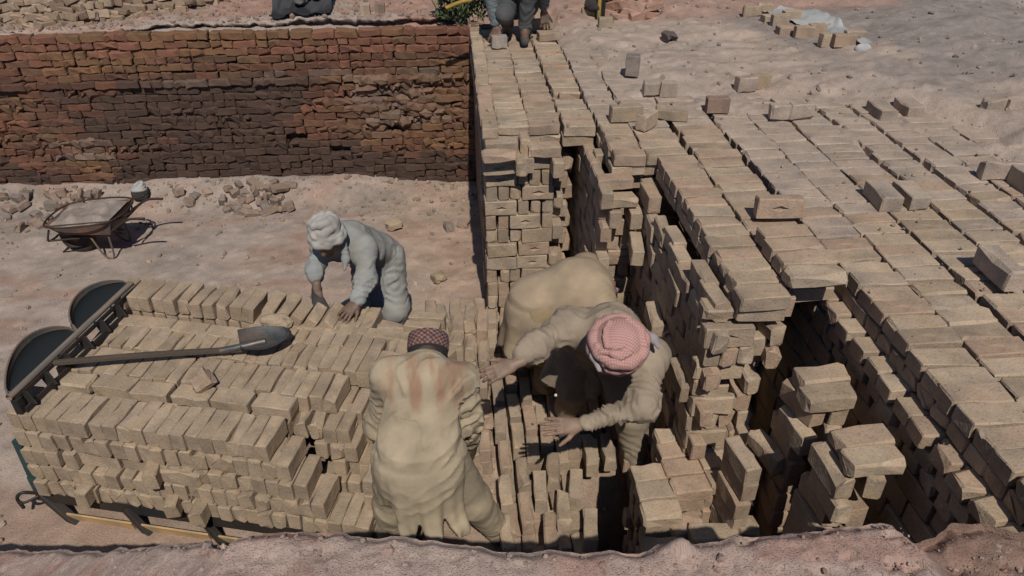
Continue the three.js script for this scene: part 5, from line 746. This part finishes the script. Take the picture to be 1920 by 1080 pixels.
// --- the man with the checked turban, bending towards the camera
{
  const J = { hip: V3(0.72, 0.92, -3.28), chest: V3(0.72, 1.24, -2.83), neck: V3(0.70, 1.33, -2.72), head: V3(0.685, 1.36, -2.62), SL: atz(1222, 668, -2.72), SR: atz(1062, 612, -2.93), EL: atz(1205, 762, -2.50), WL: atz(1085, 797, -2.50), ER: atz(1000, 650, -2.78), WR: atz(962, 684, -2.70), hL: V3(0.80, 0.89, -3.22), hR: V3(0.62, 0.89, -3.27), KL: V3(0.92, 0.52, -3.06), AL: V3(0.965, 0.17, -3.05), TL: V3(0.93, 0.13, -2.88), KR: V3(0.62, 0.56, -3.27), AR: V3(0.60, 0.27, -3.38), TR: V3(0.57, 0.23, -3.22) };
  const t = thing('person', 'person bending forward in tan tunic and red-and-white checked turban, one palm held open', 'person');
  const hl = handGeo(J.WL, atz(1000, 800, -2.46).sub(J.WL), V3(0.25, 0.75, 0.6), 1, { curl: 0.30, spread: 0.05, thumb: 0.85, size: 1.0 }), hr = handGeo(J.WR, atz(918, 702, -2.68).sub(J.WR), V3(0.2, 0.8, 0.5), -1, { curl: 0.45, spread: 0.04, thumb: 0.65, size: 0.98 });
  part('body', bodyGeo(J, [hl, hr], V3(-0.05, 0.75, 0.62), V3(-0.25, -0.75, 0.60), [0.36, 0.225, 0.155]), skinMat, t);
  const K = [bone(off(J.hip, 0, 0.0, 0.0), off(J.chest, 0, 0.02, -0.03), 0.145, 0.145), bone(off(J.hip, 0.09, 0, 0), off(J.SL, -0.06, -0.03, -0.05), 0.10, 0.09), bone(off(J.hip, -0.09, 0, 0), off(J.SR, 0.07, -0.03, -0.02), 0.10, 0.09), bone(J.chest, off(J.neck, 0, 0, -0.02), 0.11, 0.07), bone(J.SL, J.SR, 0.072, 0.072), bone(J.SL, J.EL, 0.075, 0.058, { fold: 0.007, wave: 0.045 }), bone(J.EL, mid(J.EL, J.WL, 0.86), 0.058, 0.041, { fold: 0.008, wave: 0.028 }), bone(J.SR, J.ER, 0.066, 0.056, { fold: 0.006, wave: 0.05 }), bone(J.ER, mid(J.ER, J.WR, 0.45), 0.056, 0.047, { fold: 0.009, wave: 0.026 })];
  // hanging front and back of the tunic
  const skirtTop = V3(0.72, 0.93, -3.30), skirtEnd = V3(0.71, 0.56, -3.33);
  const KF = boneField(K, 0.07), F = (x, y, z) => {
    let d = KF(x, y, z);
    const tt = Math.min(1.0, Math.max(0, (skirtTop.y - y) / (skirtTop.y - skirtEnd.y))), cx = lerp(skirtTop.x, skirtEnd.x - 0.02, tt), cz = lerp(skirtTop.z, skirtEnd.z, tt), a = Math.atan2(x - cx, z - cz), r = Math.hypot((x - cx) / lerp(0.20, 0.255, tt), (z - cz) / lerp(0.15, 0.155, tt)) / dome(tt);
    let q = (r - 1 - 0.10 * tt * Math.sin(a * 7 + 2 * noise3(x * 3, 1, z * 3))) * 0.19; q = Math.max(q, skirtEnd.y + 0.03 * Math.sin(a * 3) - y, y - skirtTop.y - 0.02); const inner = (r - 0.82 - 0.10 * tt * Math.sin(a * 7 + 2 * noise3(x * 3, 1, z * 3))) * 0.19; if (tt > 0.7) q = Math.max(q, -inner);
    d = smin(d, q, 0.06); return d + wrinkle(x, y, z, 0.004, 6, 9, 8, 1) + crease(x, y, z, [0.5, -0.62, 0.6], 0.016, 15, 1) + crease(x, y, z, [0.86, 0.3, 0.4], 0.012, 17, 5);
  };
  const bb = boundsOf(K, 0.05); bb[0].min(V3(0.36, 0.44, -3.5)); bb[1].max(V3(1.02, 1.0, -2.6));
  const kam = wear('tunic', t, F, bb, 0.009, weather([0.47, 0.37, 0.27], [0.47, 0.37, 0.285], 3)); part('button', xf(new THREE.SphereGeometry(0.008, 10, 8), atz(1042, 741, -2.70).toArray()), std([0.6, 0.58, 0.53]), kam);
  const Tb = [bone(J.hL, J.KL, 0.12, 0.095, { fold: 0.006, wave: 0.09 }), bone(J.KL, off(J.AL, 0, 0.03, 0), 0.095, 0.072, { fold: 0.008, wave: 0.06 }), bone(J.hR, J.KR, 0.12, 0.095, { fold: 0.006, wave: 0.09 }), bone(J.KR, off(J.AR, 0, 0.03, 0), 0.095, 0.072, { fold: 0.008, wave: 0.06 })];
  wear('trousers', t, creased(boneField(Tb, 0.04)), boundsOf(Tb), 0.011, weather([0.42, 0.335, 0.24], [0.43, 0.335, 0.25], 7));
  for (const q of ['L', 'R']) { const s = [bone(off(J['A' + q], 0, -0.02, -0.02), J['T' + q], 0.042, 0.038)]; wear('shoe', t, boneField(s), boundsOf(s), 0.009, weather([0.10, 0.085, 0.07], [0.3, 0.24, 0.19], 1)); }
  const up = V3(-0.05, 0.80, 0.58).normalize(), fw = V3(-0.25, -0.6, 0.75), TF0 = turbanField(off(J.head, -0.0, 0.02, -0.0), up, fw, { R: 0.120, n: 2, thick: 0.022, seed: 9, tilt: 0.6, lift: -0.005, rise: 0.05, taper: 0.008, crisp: 0.004 });
  const folds = [], fr = rng(44), fu = up.clone(), ff = fw.clone().addScaledVector(fu, -fw.dot(fu)).normalize(), fs = fu.clone().cross(ff), onCap = (lat, lon, R) => off(J.head, 0, 0.02, 0).addScaledVector(fu, 0.02 + R * Math.sin(lat)).addScaledVector(fs, R * Math.cos(lat) * Math.sin(lon)).addScaledVector(ff, R * Math.cos(lat) * Math.cos(lon));
  for (const [la0, lo0, la1, lo1, r] of [[0.1, -1.3, 0.55, 0.9, 0.017], [0.35, -1.7, 0.95, 0.6, 0.014], [0.0, -0.5, 0.35, 1.5, 0.016], [0.75, -2.4, 1.1, 0.2, 0.012], [0.15, 0.5, 0.7, 2.2, 0.016], [0.25, 1.6, 0.8, 3.0, 0.013], [-0.12, -1.9, 0.3, -3.4, 0.018], [-0.15, -0.9, -0.05, 0.8, 0.020], [-0.1, 0.9, -0.05, 2.6, 0.018], [0.05, -2.0, 0.5, -0.9, 0.013]]) { let p = onCap(la0, lo0, 0.120); for (let k = 1; k <= 5; k++) { const q = onCap(lerp(la0, la1, k / 5) + 0.10 * Math.sin(k * 1.9 + la0 * 7), lerp(lo0, lo1, k / 5), 0.121 + 0.005 * fr()); folds.push(bone(p, q, r * (0.75 + 0.5 * fr()), r * (0.6 + 0.5 * fr()))); p = q; } }
  const TF = (x, y, z) => { let d = TF0(x, y, z); for (const B of folds) d = smin(d, boneDist(B, x, y, z), 0.005); return d + wrinkle(x, y, z, 0.004, 9, 5, 7, 4); };
  const check = dataTex(256, (u, v) => { const gx = Math.min(1, Math.max(0, 0.5 + 2.2 * Math.sin(u * Math.PI * 2 * 12))), gy = Math.min(1, Math.max(0, 0.5 + 2.2 * Math.sin(v * Math.PI * 2 * 12))), k = 0.28 + 0.36 * (gx + gy) * 0.85, n = 0.92 + 0.16 * hash(u * 256, v * 256, 2); return [lerp(0.76, 0.66, k) * n, lerp(0.67, 0.44, k) * n, lerp(0.62, 0.41, k) * n]; }, true);
  const tu = V3().copy(up), tf = fw.clone().addScaledVector(tu, -fw.dot(tu)).normalize(), ts = tu.clone().cross(tf), tuv = (v) => { const q = v.clone().sub(J.head); return [q.dot(ts) * 7.0 + 0.25 * Math.sin(q.dot(tf) * 20), q.dot(tf) * 7.0 + q.dot(tu) * 3]; };
  const tur = wear('turban', t, TF, ballBounds(J.head, 0.20), 0.0062, (v) => { const k = 1 + 0.16 * fbm(v.x * 12, v.y * 12, v.z * 12, 3); return [k, k, k]; }, { uv: tuv, mat: std(null, { vertexColors: true, map: check, bumpMap: rep(clothRelief, 1), bumpScale: 0.002 }) });
  const hem = [bone(off(J.head, -0.115, 0.05, -0.045), off(J.head, -0.118, 0.0, 0.055), 0.020, 0.016, { fold: 0.004 }), bone(off(J.head, -0.118, 0.0, 0.055), off(J.head, -0.095, -0.05, 0.085), 0.016, 0.012)]; wear('white_hem', t, boneField(hem, 0.02), boundsOf(hem), 0.006, weather([0.52, 0.48, 0.45], [0.45, 0.38, 0.36], 2));
  const tail = [bone(off(J.head, 0.10, 0.05, -0.05), off(J.head, 0.165, 0.03, -0.02), 0.018, 0.02, { fold: 0.006, wave: 0.02 }), bone(off(J.head, 0.165, 0.03, -0.02), off(J.head, 0.185, 0.0, 0.01), 0.02, 0.008)]; wear('turban_tail', t, boneField(tail, 0.02), boundsOf(tail), 0.006, weather([0.50, 0.50, 0.52], [0.42, 0.28, 0.30], 4));
}
// --- the man in mustard behind him, bent away to the right
{
  const J = { hip: V3(0.46, 0.84, -3.78), chest: V3(0.76, 0.86, -3.84), neck: V3(0.84, 0.80, -3.96), head: V3(0.87, 0.70, -4.06), SL: V3(0.80, 0.90, -4.02), SR: V3(0.82, 0.84, -3.68), EL: V3(0.86, 0.62, -4.02), WL: V3(0.90, 0.38, -3.98), ER: V3(0.84, 0.58, -3.70), WR: V3(0.88, 0.36, -3.74), hL: V3(0.45, 0.83, -3.88), hR: V3(0.47, 0.82, -3.69), KL: V3(0.50, 0.50, -3.86), AL: V3(0.44, 0.24, -3.92), TL: V3(0.56, 0.21, -3.90), KR: V3(0.53, 0.52, -3.68), AR: V3(0.50, 0.24, -3.66), TR: V3(0.62, 0.21, -3.64) };
  const t = thing('person', 'person in mustard tunic bent double behind the man in the checked turban', 'person');
  part('body', bodyGeo(J, [handGeo(J.WL, V3(0.2, -1, 0), V3(1, 0.2, 0), 1, { curl: 0.7 }), handGeo(J.WR, V3(0.2, -1, 0), V3(1, 0.2, 0), -1, { curl: 0.7 })], V3(0.95, 0.25, -0.3), V3(0.3, -0.95, -0.1)), skinMat, t);
  const K = [bone(off(J.hip, -0.02, 0.0, 0), off(J.chest, 0, 0.0, 0), 0.165, 0.17), bone(off(J.hip, 0.12, 0.02, 0), off(J.chest, -0.06, 0.04, 0), 0.17, 0.175), bone(J.SL, J.SR, 0.10, 0.10), bone(J.chest, J.neck, 0.14, 0.075), bone(J.SL, J.EL, 0.085, 0.07, { fold: 0.007 }), bone(J.EL, mid(J.EL, J.WL, 0.7), 0.07, 0.05, { fold: 0.008 }), bone(J.SR, J.ER, 0.09, 0.07, { fold: 0.007 }), bone(J.ER, mid(J.ER, J.WR, 0.7), 0.07, 0.05, { fold: 0.008 })];
  const KF = boneField(K, 0.08), F = (x, y, z) => { let d = KF(x, y, z); const tt = Math.min(1, Math.max(0, (0.86 - y) / 0.38)), cx = 0.445 - 0.03 * tt, cz = -3.77, a = Math.atan2(x - cx, z - cz), fo = 0.09 * tt * Math.sin(a * 6 + 2 * noise3(x * 3, 2, z * 3)), r = Math.hypot((x - cx) / (0.165 + 0.04 * tt), (z - cz) / (0.19 + 0.02 * tt)) / dome(tt); let q = Math.max((r - 1 - fo) * 0.2, 0.50 + 0.03 * Math.sin(a * 4) - y, y - 0.86); if (tt > 0.75) q = Math.max(q, -(r - 0.8 - fo) * 0.2); return smin(d, q, 0.12) + wrinkle(x, y, z, 0.003, 5, 7, 8, 2) + crease(x, y, z, [0.7, -0.7, 0.1], 0.005, 13, 3); };
  const bb = boundsOf(K, 0.05); bb[0].min(V3(0.1, 0.44, -4.05)); wear('tunic', t, F, bb, 0.010, weather([0.51, 0.385, 0.26], [0.48, 0.37, 0.265], 13));
  const Tb = [bone(J.hL, J.KL, 0.12, 0.09), bone(J.KL, off(J.AL, 0, 0.03, 0), 0.09, 0.075, { fold: 0.008, wave: 0.06 }), bone(J.hR, J.KR, 0.12, 0.09), bone(J.KR, off(J.AR, 0, 0.03, 0), 0.09, 0.075, { fold: 0.008, wave: 0.06 })]; wear('trousers', t, creased(boneField(Tb, 0.04)), boundsOf(Tb), 0.012, weather([0.48, 0.35, 0.20], [0.45, 0.335, 0.21], 17));
  const tf = turbanField(off(J.head, 0.01, 0.02, -0.01), V3(0.9, 0.35, -0.3), V3(0.3, -0.95, 0), { R: 0.10, n: 4, thick: 0.025, seed: 4 }); wear('headscarf', t, tf, ballBounds(J.head, 0.19), 0.009, (v) => { const s = Math.sin(v.x * 90) * Math.sin(v.z * 110 + v.y * 60); return s > 0.2 ? [0.36, 0.10, 0.09] : s > -0.3 ? [0.42, 0.40, 0.40] : [0.12, 0.14, 0.22]; });
}
// --- the man seen from behind beside the load
{
  const J = { hip: V3(-0.235, 0.92, -2.44), chest: atz(800, 712, -2.68), neck: atz(801, 672, -2.82), head: atz(802, 666, -2.94), SL: atz(728, 705, -2.70), SR: atz(864, 716, -2.70), EL: atz(712, 800, -2.76), WL: atz(760, 842, -2.92), ER: atz(874, 784, -2.70), WR: atz(884, 832, -2.82), hL: V3(-0.34, 0.92, -2.46), hR: V3(-0.13, 0.92, -2.46), KL: V3(-0.40, 0.50, -2.54), AL: V3(-0.44, 0.08, -2.62), TL: V3(-0.42, 0.05, -2.80), KR: V3(0.0, 0.50, -2.54), AR: V3(0.13, 0.08, -2.68), TR: V3(0.15, 0.05, -2.85) };
  const t = thing('person', 'person seen from behind in a dusty cream tunic with rust-red stain on the back', 'person');
  part('body', bodyGeo(J, [handGeo(J.WL, V3(0.6, -0.7, -0.4), V3(0, 0.4, -0.9), 1, { curl: 0.8 }), handGeo(J.WR, V3(0.12, -0.95, -0.25), V3(0.9, 0.1, 0.35), -1, { curl: 0.75, thumb: 0.8, size: 1.05 })], V3(0.05, 0.5, -0.86), V3(0, -0.86, -0.5), [0.13, 0.08, 0.055]), skinMat, t);
  const K = [bone(off(J.hip, -0.065, 0.0, 0.01), off(J.SL, 0.085, 0.0, 0), 0.10, 0.085), bone(off(J.hip, 0.065, 0.0, 0.01), off(J.SR, -0.085, 0.0, 0), 0.10, 0.085), bone(off(J.hip, 0, -0.02, 0.0), off(J.chest, 0, 0.0, 0), 0.115, 0.11), bone(J.SL, J.SR, 0.072, 0.072), bone(J.chest, mid(J.chest, J.neck, 0.72), 0.10, 0.072), bone(J.SL, J.EL, 0.072, 0.06, { fold: 0.008, wave: 0.05 }), bone(J.EL, mid(J.EL, J.WL, 0.8), 0.068, 0.05, { fold: 0.008, wave: 0.04 }), bone(J.SR, J.ER, 0.074, 0.064, { fold: 0.009, wave: 0.055 }), bone(J.ER, mid(J.ER, J.WR, 0.86), 0.062, 0.052, { fold: 0.009, wave: 0.05 })];
  const KF = boneField(K, 0.065), F = (x, y, z) => {
    let d = KF(x, y, z);
    // the tail hangs off the seat towards the camera
    const tt = Math.min(1, Math.max(0, (0.97 - y) / 0.47)), cx = lerp(-0.235, -0.215, tt), cz = lerp(-2.45, -2.39, tt), a = Math.atan2(x - cx, z - cz), ph = 1.5 * noise3(x * 2.2, 1, z * 2.2), fo = 0.02 * tt + 0.34 * tt * Math.sqrt(tt) * (Math.abs(Math.sin(a * 3.2 + 0.5 + ph)) - 0.55) + 0.05 * tt * Math.sin(a * 15 + ph * 3), r = Math.hypot((x - cx) / lerp(0.125, 0.20, Math.sqrt(tt)), (z - cz) / lerp(0.105, 0.18, Math.sqrt(tt)));
    let q = Math.max((r - 1 - fo) * 0.17, 0.62 - 0.15 * (Math.abs(Math.sin(a * 3.2 + 0.5 + ph)) - 0.5) + 0.16 * sstep(-0.27, -0.42, x) - y, y - 0.97); if (tt > 0.6) q = Math.max(q, -(r - 0.80 - fo) * 0.17);
    return smin(d, q, 0.22) + crease(x, y, z, [0.1, -0.8, 0.58], 0.014, 14, 2) + crease(x, y, z, [0.75, 0.3, -0.58], 0.006 + 0.012 * sstep(-0.16, -0.04, x), 17, 6) + 0.005 * Math.max(0, noise3(x * 5 + 3, y * 22, z * 9)) * sstep(-0.12, 0.0, x);
  };
  const bb = boundsOf(K, 0.05); bb[0].min(V3(-0.52, 0.34, -2.72)); bb[1].max(V3(0.14, 1.0, -2.12));
  const base = weather([0.58, 0.47, 0.325], [0.54, 0.435, 0.305], 21);
  wear('tunic', t, F, bb, 0.0085, (v) => { let c = base(v); const s = sstep(0.0, 0.30, 0.40 - Math.hypot((v.x + 0.215) / 0.34, (v.z + 2.66) / 0.30, (v.y - 1.2) / 0.34) * 0.55 + 0.6 * fbm(v.x * 17, v.y * 5, v.z * 5, 4)) * sstep(0.95, 1.1, v.y) * sstep(-2.80, -2.74, v.z); c = mixc(c, [0.46, 0.265, 0.165], s * (0.35 + 0.55 * sstep(-0.2, 0.25, fbm(v.x * 30, v.y * 9, v.z * 9, 3)))); return c; });
  const Tb = [bone(J.hL, J.KL, 0.11, 0.085, { fold: 0.004, wave: 0.08 }), bone(J.KL, off(J.AL, 0, 0.05, 0), 0.085, 0.068, { fold: 0.005, wave: 0.06 })], Tr = [bone(J.hR, J.KR, 0.115, 0.09, { fold: 0.003, wave: 0.1 }), bone(J.KR, off(J.AR, 0, 0.04, 0.02), 0.09, 0.066, { fold: 0.004, wave: 0.08 })];
  wear('trousers', t, creased(boneField([...Tb, ...Tr], 0.05)), boundsOf([...Tb, ...Tr]), 0.011, (v) => weather([0.55, 0.445, 0.31], [0.5, 0.395, 0.28], 23)(v));
  for (const q of ['L', 'R']) { const s = [bone(off(J['A' + q], 0, -0.025, 0.03), J['T' + q], 0.043, 0.036)]; wear('shoe', t, boneField(s), boundsOf(s), 0.009, weather([0.34, 0.27, 0.21], [0.2, 0.15, 0.12], 3)); }
  // embroidered cap and dark hair
  const cu = V3(0.05, 0.5, -0.86).normalize(), hair = (x, y, z) => { const q = V3(x, y, z).sub(J.head), b = q.dot(cu); return Math.max(q.addScaledVector(cu, -0.03).length() - 0.1015 + 0.003 * noise3(x * 90, y * 90, z * 90), -0.085 - b, -1); }; wear('hair', t, hair, ballBounds(J.head, 0.16), 0.008, () => [0.028, 0.024, 0.022]);
  const cap = (x, y, z) => { const q = V3(x, y, z).sub(J.head), b = q.dot(cu), r = q.clone().addScaledVector(cu, -b).length(); return Math.max(r - 0.104 + 0.10 * Math.max(0, b - 0.07), 0.022 - b, b - 0.115 + 0.9 * Math.max(0, r - 0.07) * 0.3); };
  wear('cap', t, cap, ballBounds(J.head, 0.17), 0.007, (v) => { const q = v.clone().sub(J.head), b = q.dot(cu), a = Math.atan2(q.x, q.y), s = Math.sin(a * 26) * Math.sin(b * 260); return s > 0.25 ? [0.34, 0.28, 0.25] : s < -0.35 ? [0.07, 0.035, 0.035] : [0.24, 0.075, 0.06]; });
}
// --- the man in grey-blue beyond the load
{
  const J = { hip: V3(-0.575, 0.84, -4.46), chest: V3(-0.71, 1.07, -4.23), neck: V3(-0.80, 1.16, -4.11), head: V3(-0.81, 1.205, -4.02), SL: V3(-0.60, 1.06, -4.13), SR: V3(-0.875, 1.06, -4.18), EL: V3(-0.60, 0.93, -3.98), WL: V3(-0.655, 0.84, -3.86), ER: V3(-0.925, 0.95, -4.07), WR: V3(-0.905, 0.87, -3.94), hL: V3(-0.50, 0.80, -4.44), hR: V3(-0.65, 0.80, -4.47), KL: V3(-0.49, 0.44, -4.34), AL: V3(-0.48, 0.07, -4.46), TL: V3(-0.50, 0.04, -4.30), KR: V3(-0.67, 0.44, -4.38), AR: V3(-0.67, 0.07, -4.48), TR: V3(-0.70, 0.04, -4.32) };
  const t = thing('person', 'person in pale grey-blue tunic and white turban bending over the back of the load', 'person');
  const hr = handGeo(J.WR, V3(-0.05, -0.9, 0.3), V3(-0.3, 0.3, 0.9), -1, { curl: 0.6, thumb: 0.7 }), hl = handGeo(J.WL, V3(-0.55, -0.35, 0.55), V3(0.0, 0.9, 0.4), 1, { curl: 0.45, thumb: 0.6 });
  part('body', bodyGeo(J, [hl, hr], V3(-0.05, 0.85, 0.35), V3(-0.25, -0.62, 0.75), [0.22, 0.13, 0.085]), skinMat, t);
  const gl = [bone(mid(J.ER, J.WR, 0.9), off(J.WR, -0.003, -0.08, 0.03), 0.033, 0.034), bone(off(J.WR, -0.02, -0.07, 0.03), off(J.WR, -0.045, -0.14, 0.05), 0.018, 0.012), bone(off(J.WR, 0.0, -0.08, 0.035), off(J.WR, -0.01, -0.155, 0.055), 0.018, 0.012), bone(off(J.WR, 0.02, -0.07, 0.03), off(J.WR, 0.03, -0.145, 0.05), 0.018, 0.012), bone(off(J.WR, 0.03, -0.04, 0.03), off(J.WR, 0.06, -0.09, 0.05), 0.016, 0.011)]; wear('glove', t, boneField(gl, 0.012), boundsOf(gl), 0.006, weather([0.045, 0.045, 0.05], [0.09, 0.08, 0.075], 2));
  const K = [bone(off(J.hip, 0, 0, 0), off(J.chest, 0, 0, 0), 0.13, 0.12), bone(off(J.hip, 0.06, 0.0, 0.02), off(J.SL, -0.04, -0.02, 0), 0.09, 0.075), bone(off(J.hip, -0.06, 0.0, 0), off(J.SR, 0.05, -0.02, 0), 0.09, 0.075), bone(J.SL, J.SR, 0.052, 0.05), bone(J.chest, off(J.neck, 0, 0, -0.02), 0.10, 0.06), bone(J.SL, J.EL, 0.062, 0.056, { fold: 0.006, wave: 0.036 }), bone(J.EL, mid(J.EL, J.WL, 0.85), 0.058, 0.048, { fold: 0.008, wave: 0.03 }), bone(J.SR, J.ER, 0.055, 0.048, { fold: 0.008, wave: 0.045 }), bone(J.ER, mid(J.ER, J.WR, 0.35), 0.048, 0.042, { fold: 0.009, wave: 0.036 })];
  const KF = boneField(K, 0.06), F = (x, y, z) => { let d = KF(x, y, z); const tt = Math.min(1, Math.max(0, (0.84 - y) / 0.42)), cx = lerp(-0.575, -0.58, tt), cz = lerp(-4.45, -4.42, tt), a = Math.atan2(x - cx, z - cz), fo = 0.13 * tt * Math.sin(a * 7 + 2 * noise3(x * 3, 1, z * 3)), r = Math.hypot((x - cx) / lerp(0.15, 0.175, tt), (z - cz) / lerp(0.155, 0.15, tt)) / dome(tt); let q = Math.max((r - 1 - fo) * 0.17, 0.42 + 0.03 * Math.sin(a * 4) - y, y - 0.84);  return smin(d, q, 0.06) + wrinkle(x, y, z, 0.003, 12, 9, 12, 5) + crease(x, y, z, [0.3, -0.8, 0.5], 0.014, 15, 4) + crease(x, y, z, [0.8, 0.45, -0.4], 0.010, 17, 8); };
  const bb = boundsOf(K, 0.05); bb[0].min(V3(-0.82, 0.36, -4.70)); bb[1].max(V3(-0.26, 0.9, -3.98)); wear('tunic', t, F, bb, 0.0085, weather([0.41, 0.42, 0.41], [0.46, 0.41, 0.34], 31));
  const Tb = [bone(J.hL, J.KL, 0.115, 0.10, { fold: 0.01, wave: 0.08 }), bone(J.KL, off(J.AL, 0, 0.05, 0), 0.10, 0.085, { fold: 0.01, wave: 0.06 }), bone(J.hR, J.KR, 0.115, 0.10, { fold: 0.01, wave: 0.08 }), bone(J.KR, off(J.AR, 0, 0.05, 0), 0.10, 0.085, { fold: 0.01, wave: 0.06 })]; wear('trousers', t, creased(boneField(Tb, 0.04)), boundsOf(Tb), 0.012, weather([0.46, 0.45, 0.42], [0.42, 0.38, 0.32], 33));
  for (const q of ['L', 'R']) { const s = [bone(J['A' + q], J['T' + q], 0.04, 0.034)]; wear('shoe', t, boneField(s), boundsOf(s), 0.010, () => [0.08, 0.065, 0.055]); }
  const tf = turbanField(off(J.head, 0.0, 0.03, 0.0), V3(-0.12, 0.92, 0.18), V3(-0.25, -0.2, 0.9), { R: 0.096, n: 7, thick: 0.025, seed: 14, tilt: 0.5, lift: -0.012, rise: 0.10, taper: 0.006, crisp: 0.004 }); wear('turban', t, (x, y, z) => tf(x, y, z) + wrinkle(x, y, z, 0.009, 9, 12, 9, 8), ballBounds(off(J.head, 0, 0.03, 0), 0.21), 0.0075, weather([0.66, 0.62, 0.57], [0.46, 0.41, 0.37], 35));
  const tail = [bone(off(J.head, 0.09, 0.02, -0.03), off(J.head, 0.10, -0.14, 0.02), 0.018, 0.022, { fold: 0.005 }), bone(off(J.head, 0.10, -0.14, 0.02), off(J.head, 0.09, -0.19, 0.06), 0.022, 0.012)]; wear('scarf_end', t, boneField(tail, 0.03), boundsOf(tail), 0.008, weather([0.42, 0.42, 0.42], [0.36, 0.34, 0.32], 36));
}
// --- the man squatting on the rows at the top edge
{
  const y0 = TOP + 0.01, J = { hip: V3(0.58, y0 + 0.27, -6.98), chest: V3(0.56, y0 + 0.62, -6.80), neck: V3(0.55, y0 + 0.78, -6.72), head: V3(0.55, y0 + 0.92, -6.66), SL: V3(0.74, y0 + 0.70, -6.80), SR: V3(0.37, y0 + 0.70, -6.78), EL: V3(0.80, y0 + 0.42, -6.70), WL: V3(0.82, y0 + 0.22, -6.82), ER: V3(0.335, y0 + 0.42, -6.70), WR: V3(0.385, y0 + 0.15, -6.60), hL: V3(0.67, y0 + 0.25, -6.96), hR: V3(0.50, y0 + 0.25, -6.96), KL: V3(0.665, y0 + 0.47, -6.62), AL: V3(0.64, y0 + 0.09, -6.70), TL: V3(0.625, y0 + 0.04, -6.54), KR: V3(0.455, y0 + 0.26, -6.60), AR: V3(0.50, y0 + 0.09, -6.85), TR: V3(0.47, y0 + 0.04, -6.72) };
  const t = thing('person', 'person squatting on the far rows in dark waistcoat and grey-blue sleeves', 'person');
  part('body', bodyGeo(J, [handGeo(J.WL, V3(0.12, -1, 0.1), V3(0.2, 0.1, 0.9), 1, { curl: 0.6 }), handGeo(J.WR, V3(0.05, -0.9, 0.35), V3(0, 0.4, 0.9), -1, { curl: 0.6, size: 1.05 })], V3(0, 0.9, 0.2), V3(0, -0.3, 0.95)), skinMat, t);
  const S = []; for (const q of ['L', 'R']) S.push(bone(J['S' + q], J['E' + q], 0.075, 0.062, { fold: 0.007, wave: 0.05 }), bone(J['E' + q], mid(J['E' + q], J['W' + q], q === 'L' ? 0.65 : 0.85), 0.06, 0.045, { fold: 0.008, wave: 0.035 })); S.push(bone(J.SL, J.SR, 0.07, 0.07));
  wear('shirt', t, boneField(S, 0.03), boundsOf(S), 0.010, (v) => { const s = Math.sin(v.y * 150 + v.x * 60) > 0.2; return s ? [0.22, 0.25, 0.25] : [0.15, 0.175, 0.18]; });
  const Vb = [bone(off(J.hip, 0, 0.06, 0), J.chest, 0.15, 0.155), bone(off(J.SL, -0.06, -0.02, 0), off(J.SR, 0.06, -0.02, 0), 0.085, 0.085), bone(J.chest, J.neck, 0.10, 0.07)]; wear('waistcoat', t, boneField(Vb, 0.05), boundsOf(Vb), 0.012, weather([0.032, 0.034, 0.038], [0.06, 0.058, 0.056], 3));
  const Tb = []; for (const q of ['L', 'R']) Tb.push(bone(J['h' + q], J['K' + q], 0.10, 0.072, { fold: 0.006, wave: 0.07 }), bone(J['K' + q], off(J['A' + q], 0, 0.03, 0), 0.074, 0.056, { fold: 0.007, wave: 0.09 })); Tb.push(bone(J.hL, J.hR, 0.12, 0.12)); wear('trousers', t, creased(boneField(Tb, 0.03)), boundsOf(Tb), 0.011, weather([0.115, 0.118, 0.118], [0.20, 0.18, 0.165], 5));
  for (const q of ['L', 'R']) { const s = [bone(off(J['A' + q], 0, -0.04, -0.02), J['T' + q], 0.042, 0.036)]; wear('shoe', t, boneField(s), boundsOf(s), 0.009, weather([0.07, 0.062, 0.058], [0.2, 0.16, 0.13], 3)); }
  const rag = [bone(V3(0.60, y0 + 0.60, -6.60), V3(0.625, y0 + 0.49, -6.60), 0.022, 0.006)]; wear('pocket_cloth', t, boneField(rag), boundsOf(rag, 0.02), 0.007, () => [0.5, 0.49, 0.47]);
  const hr = (x, y, z) => { const q = V3(x, y, z).sub(J.head); return Math.max(Math.hypot(q.x, q.y - 0.035, q.z + 0.02) - 0.092, q.z - 0.045 - 0.6 * Math.max(0, q.y - 0.06), -0.06 - q.y); }; wear('hair', t, hr, ballBounds(J.head, 0.17), 0.009, () => [0.025, 0.021, 0.02]);
}
{ // things of one kind carry one group phrase
  const G = { 'brick stack': 'stacks of unfired bricks being set in the kiln', brick: 'loose bricks lying on the rows, the ash and the pit floor', person: 'men working at the brick kiln', rubble: 'heaps of broken bricks at the foot of the wall', 'brick heap': 'heaps of bricks' };
  for (const o of scene.children) if (G[o.userData.category] && !o.userData.group) o.userData.group = G[o.userData.category];
}
renderer.render(scene, camera);
